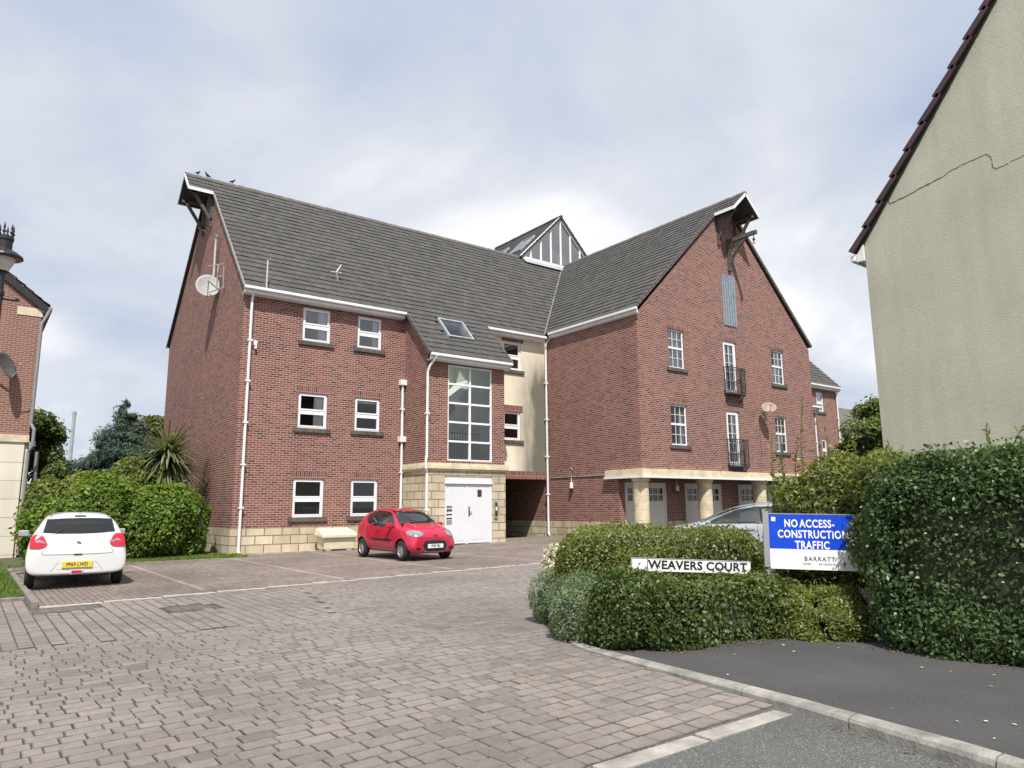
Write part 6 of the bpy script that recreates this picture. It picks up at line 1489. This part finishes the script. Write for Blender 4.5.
shrub('ground_cover_shrub', CB, 36000, .044, 'leaf_shrub', 'low sprawling small leaved shrub under the blue notice board', 'shrub', 51, .10, 4.0, .2, .4, aspect=.4, jit=1.3)

# big broad-leaved shrub left
def zg0(x): return g(x)
BS = [((4.95, 24.9, 1.0), (1.30, 1.2, 1.12), 0, 2.3), ((3.3, 25.2, 1.1), (1.2, 1.1, 1.28), 0, 2.3), ((2.2, 25.0, .8), (.85, .9, 1.05), 0, 2.3), ((5.7, 24.7, .75), (.65, .7, .95), 0, 2.3)]
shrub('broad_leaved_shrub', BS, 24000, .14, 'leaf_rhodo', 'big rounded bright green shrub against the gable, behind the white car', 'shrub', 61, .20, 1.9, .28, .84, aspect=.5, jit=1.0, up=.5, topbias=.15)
BS2 = [((4.6, 26.8, 2.0), (1.05, .9, 1.15), 0, 2.2), ((3.1, 27.0, 1.5), (1.0, .9, 1.25), 0, 2.2), ((2.1, 27.2, 1.2), (.8, .8, 1.3), 0, 2.2)]
shrub('olive_shrub', BS2, 8000, .19, 'leaf_laurel', 'taller olive green shrub behind the big rounded one', 'shrub', 63, .22, 1.7, .35, .8, aspect=.4, jit=1.0, up=.5, topbias=.15)
# cordyline
t = empty('cordyline', (5.38, 26.9, .2), 0, 'spiky cabbage palm with drooping strap leaves beside the left gable', 'palm')
mb = MB(); mb.tube([(0, 0, 0), (.05, 0, 1.4), (0, 0, 2.9)], [.16, .13, .12], 10); mb.build('trunk', M['bark'], t)
V = []; T = []
for i in range(560):
    a_ = random.uniform(0, 6.28); el = math.asin(random.uniform(-.45, 1)); L = random.uniform(1.2, 1.65); c = Vector((0, 0, 3.0+random.uniform(-.25, .2)))
    d = Vector((math.cos(a_)*math.cos(el), math.sin(a_)*math.cos(el), math.sin(el))); sd = Vector((-math.sin(a_), math.cos(a_), 0)); pr = []
    dr = random.uniform(.2, .75)
    for k in range(7): q = k/6; pr.append((c+d*L*q+Vector((0, 0, -dr*q*q*L*.75)), .044*(1-q)**.5*(.6+q*.6)+.004))
    tn = min(1, max(0, random.gauss(.45, .22)))
    for (p, w), (q_, w2) in zip(pr, pr[1:]): V += [p-sd*w, p+sd*w, q_+sd*w2, q_-sd*w2]; T.append(tn)
npmesh('leaves', np.array([tuple(v) for v in V]), 4, M['leaf_cord'], T, t)

def tree(name, base, h, lumps, n, size, mat, label, seed, trunk=.16, limbs=6, corf=None, group='trees behind the buildings', **k):
    t = empty(name, (base[0], base[1], g(base[0])-.05), 0, label, 'tree', group)
    mb = MB(); mb.tube([(0, 0, 0), (.05, .05, h*.35), (0, 0, h*.8)], [trunk, trunk*.75, trunk*.25], 10)
    for l in range(limbs):
        c = lumps[l % len(lumps)][0]; z0 = h*random.uniform(.2, .5); mb.tube([(0, 0, z0), (c[0]*.5, c[1]*.5, z0+(c[2]-z0)*.6), tuple(c)], [trunk*.45, trunk*.3, trunk*.1], 7)
    mb.build('trunk', M['bark'], t)
    P, N = sample_lumps(lumps, n, k.pop('amp', .35), k.pop('freq', 1.3), k.pop('depth', .8), seed, .6, .6); leaves('crown', P, N, size, M[mat], t, seed, **k)
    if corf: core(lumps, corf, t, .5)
    return t
def crown(cx, cy, cz, rx, rz_, n, seed, rl=.55):
    r = random.Random(seed); L = []
    for i in range(n):
        a_ = r.uniform(0, 6.28); z = r.uniform(-1, 1); q = math.sqrt(1-z*z)*r.uniform(.5, .95); s_ = r.uniform(.7, 1.2)*rl
        L.append(((cx+rx*q*math.cos(a_), cy+rx*q*math.sin(a_), cz+rz_*z*.8), (s_*rx*.8, s_*rx*.8, s_*rx*.62), r.uniform(0, 3), 2))
    return L
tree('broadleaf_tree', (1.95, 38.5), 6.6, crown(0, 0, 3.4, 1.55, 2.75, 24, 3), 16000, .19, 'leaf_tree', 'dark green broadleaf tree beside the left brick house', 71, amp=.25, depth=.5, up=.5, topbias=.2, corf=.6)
tree('light_tree', (7.5, 42), 7, crown(0, 0, 4.2, 1.9, 2.5, 18, 5), 12000, .22, 'leaf_ltree', 'yellow green tree behind the conifer, next to the left gable', 73, amp=.3, depth=.5, up=.5)
# conifer
LC = []
r = random.Random(4)
for i in range(46):
    q = (i/45)**1.0; z = .6+q*5.75; rad = (1-q)**.8*2.95+.08
    for _ in range(1 if q > .9 else 3):
        a_ = r.uniform(0, 6.28); d = rad*r.uniform(.35, .8); LC.append(((d*math.cos(a_), d*math.sin(a_), z-.12*d), (rad*.34+.12, rad*.34+.12, rad*.16+.18), r.uniform(0, 3), 2))
tree('blue_conifer', (5.45, 36.5), 6, LC, 36000, .21, 'leaf_conifer', 'blue green conifer with a pointed top behind the shrubs', 75, amp=.2, freq=2.8, depth=.3, aspect=.2, jit=1.2, up=.35, limbs=0, corf=.55, spray=1.0, base_tone=.5)
tree('broadleaf_tree', (37.2, 17.9), 6.4, crown(0, 0, 3.9, 2.3, 2.3, 20, 8), 15000, .21, 'leaf_tree', 'dense dark tree between the brick block and the rendered house', 77, amp=.3, depth=.6, up=.5, topbias=.2, corf=.6)
# distant hedge line
LD = [((-30+i*7, 100+random.uniform(-6, 6), 1.0), (5.5, 3, random.uniform(2.2, 3.6)), 0, 2) for i in range(16)]
P, N = sample_lumps(LD, 14000, .8, .6, 1.0, 81)
tag(leaves('far_wood', P, N, .8, M['leaf_tree'], None, 82), 'far line of trees along the skyline behind the left gap', 'wood', kind='stuff')
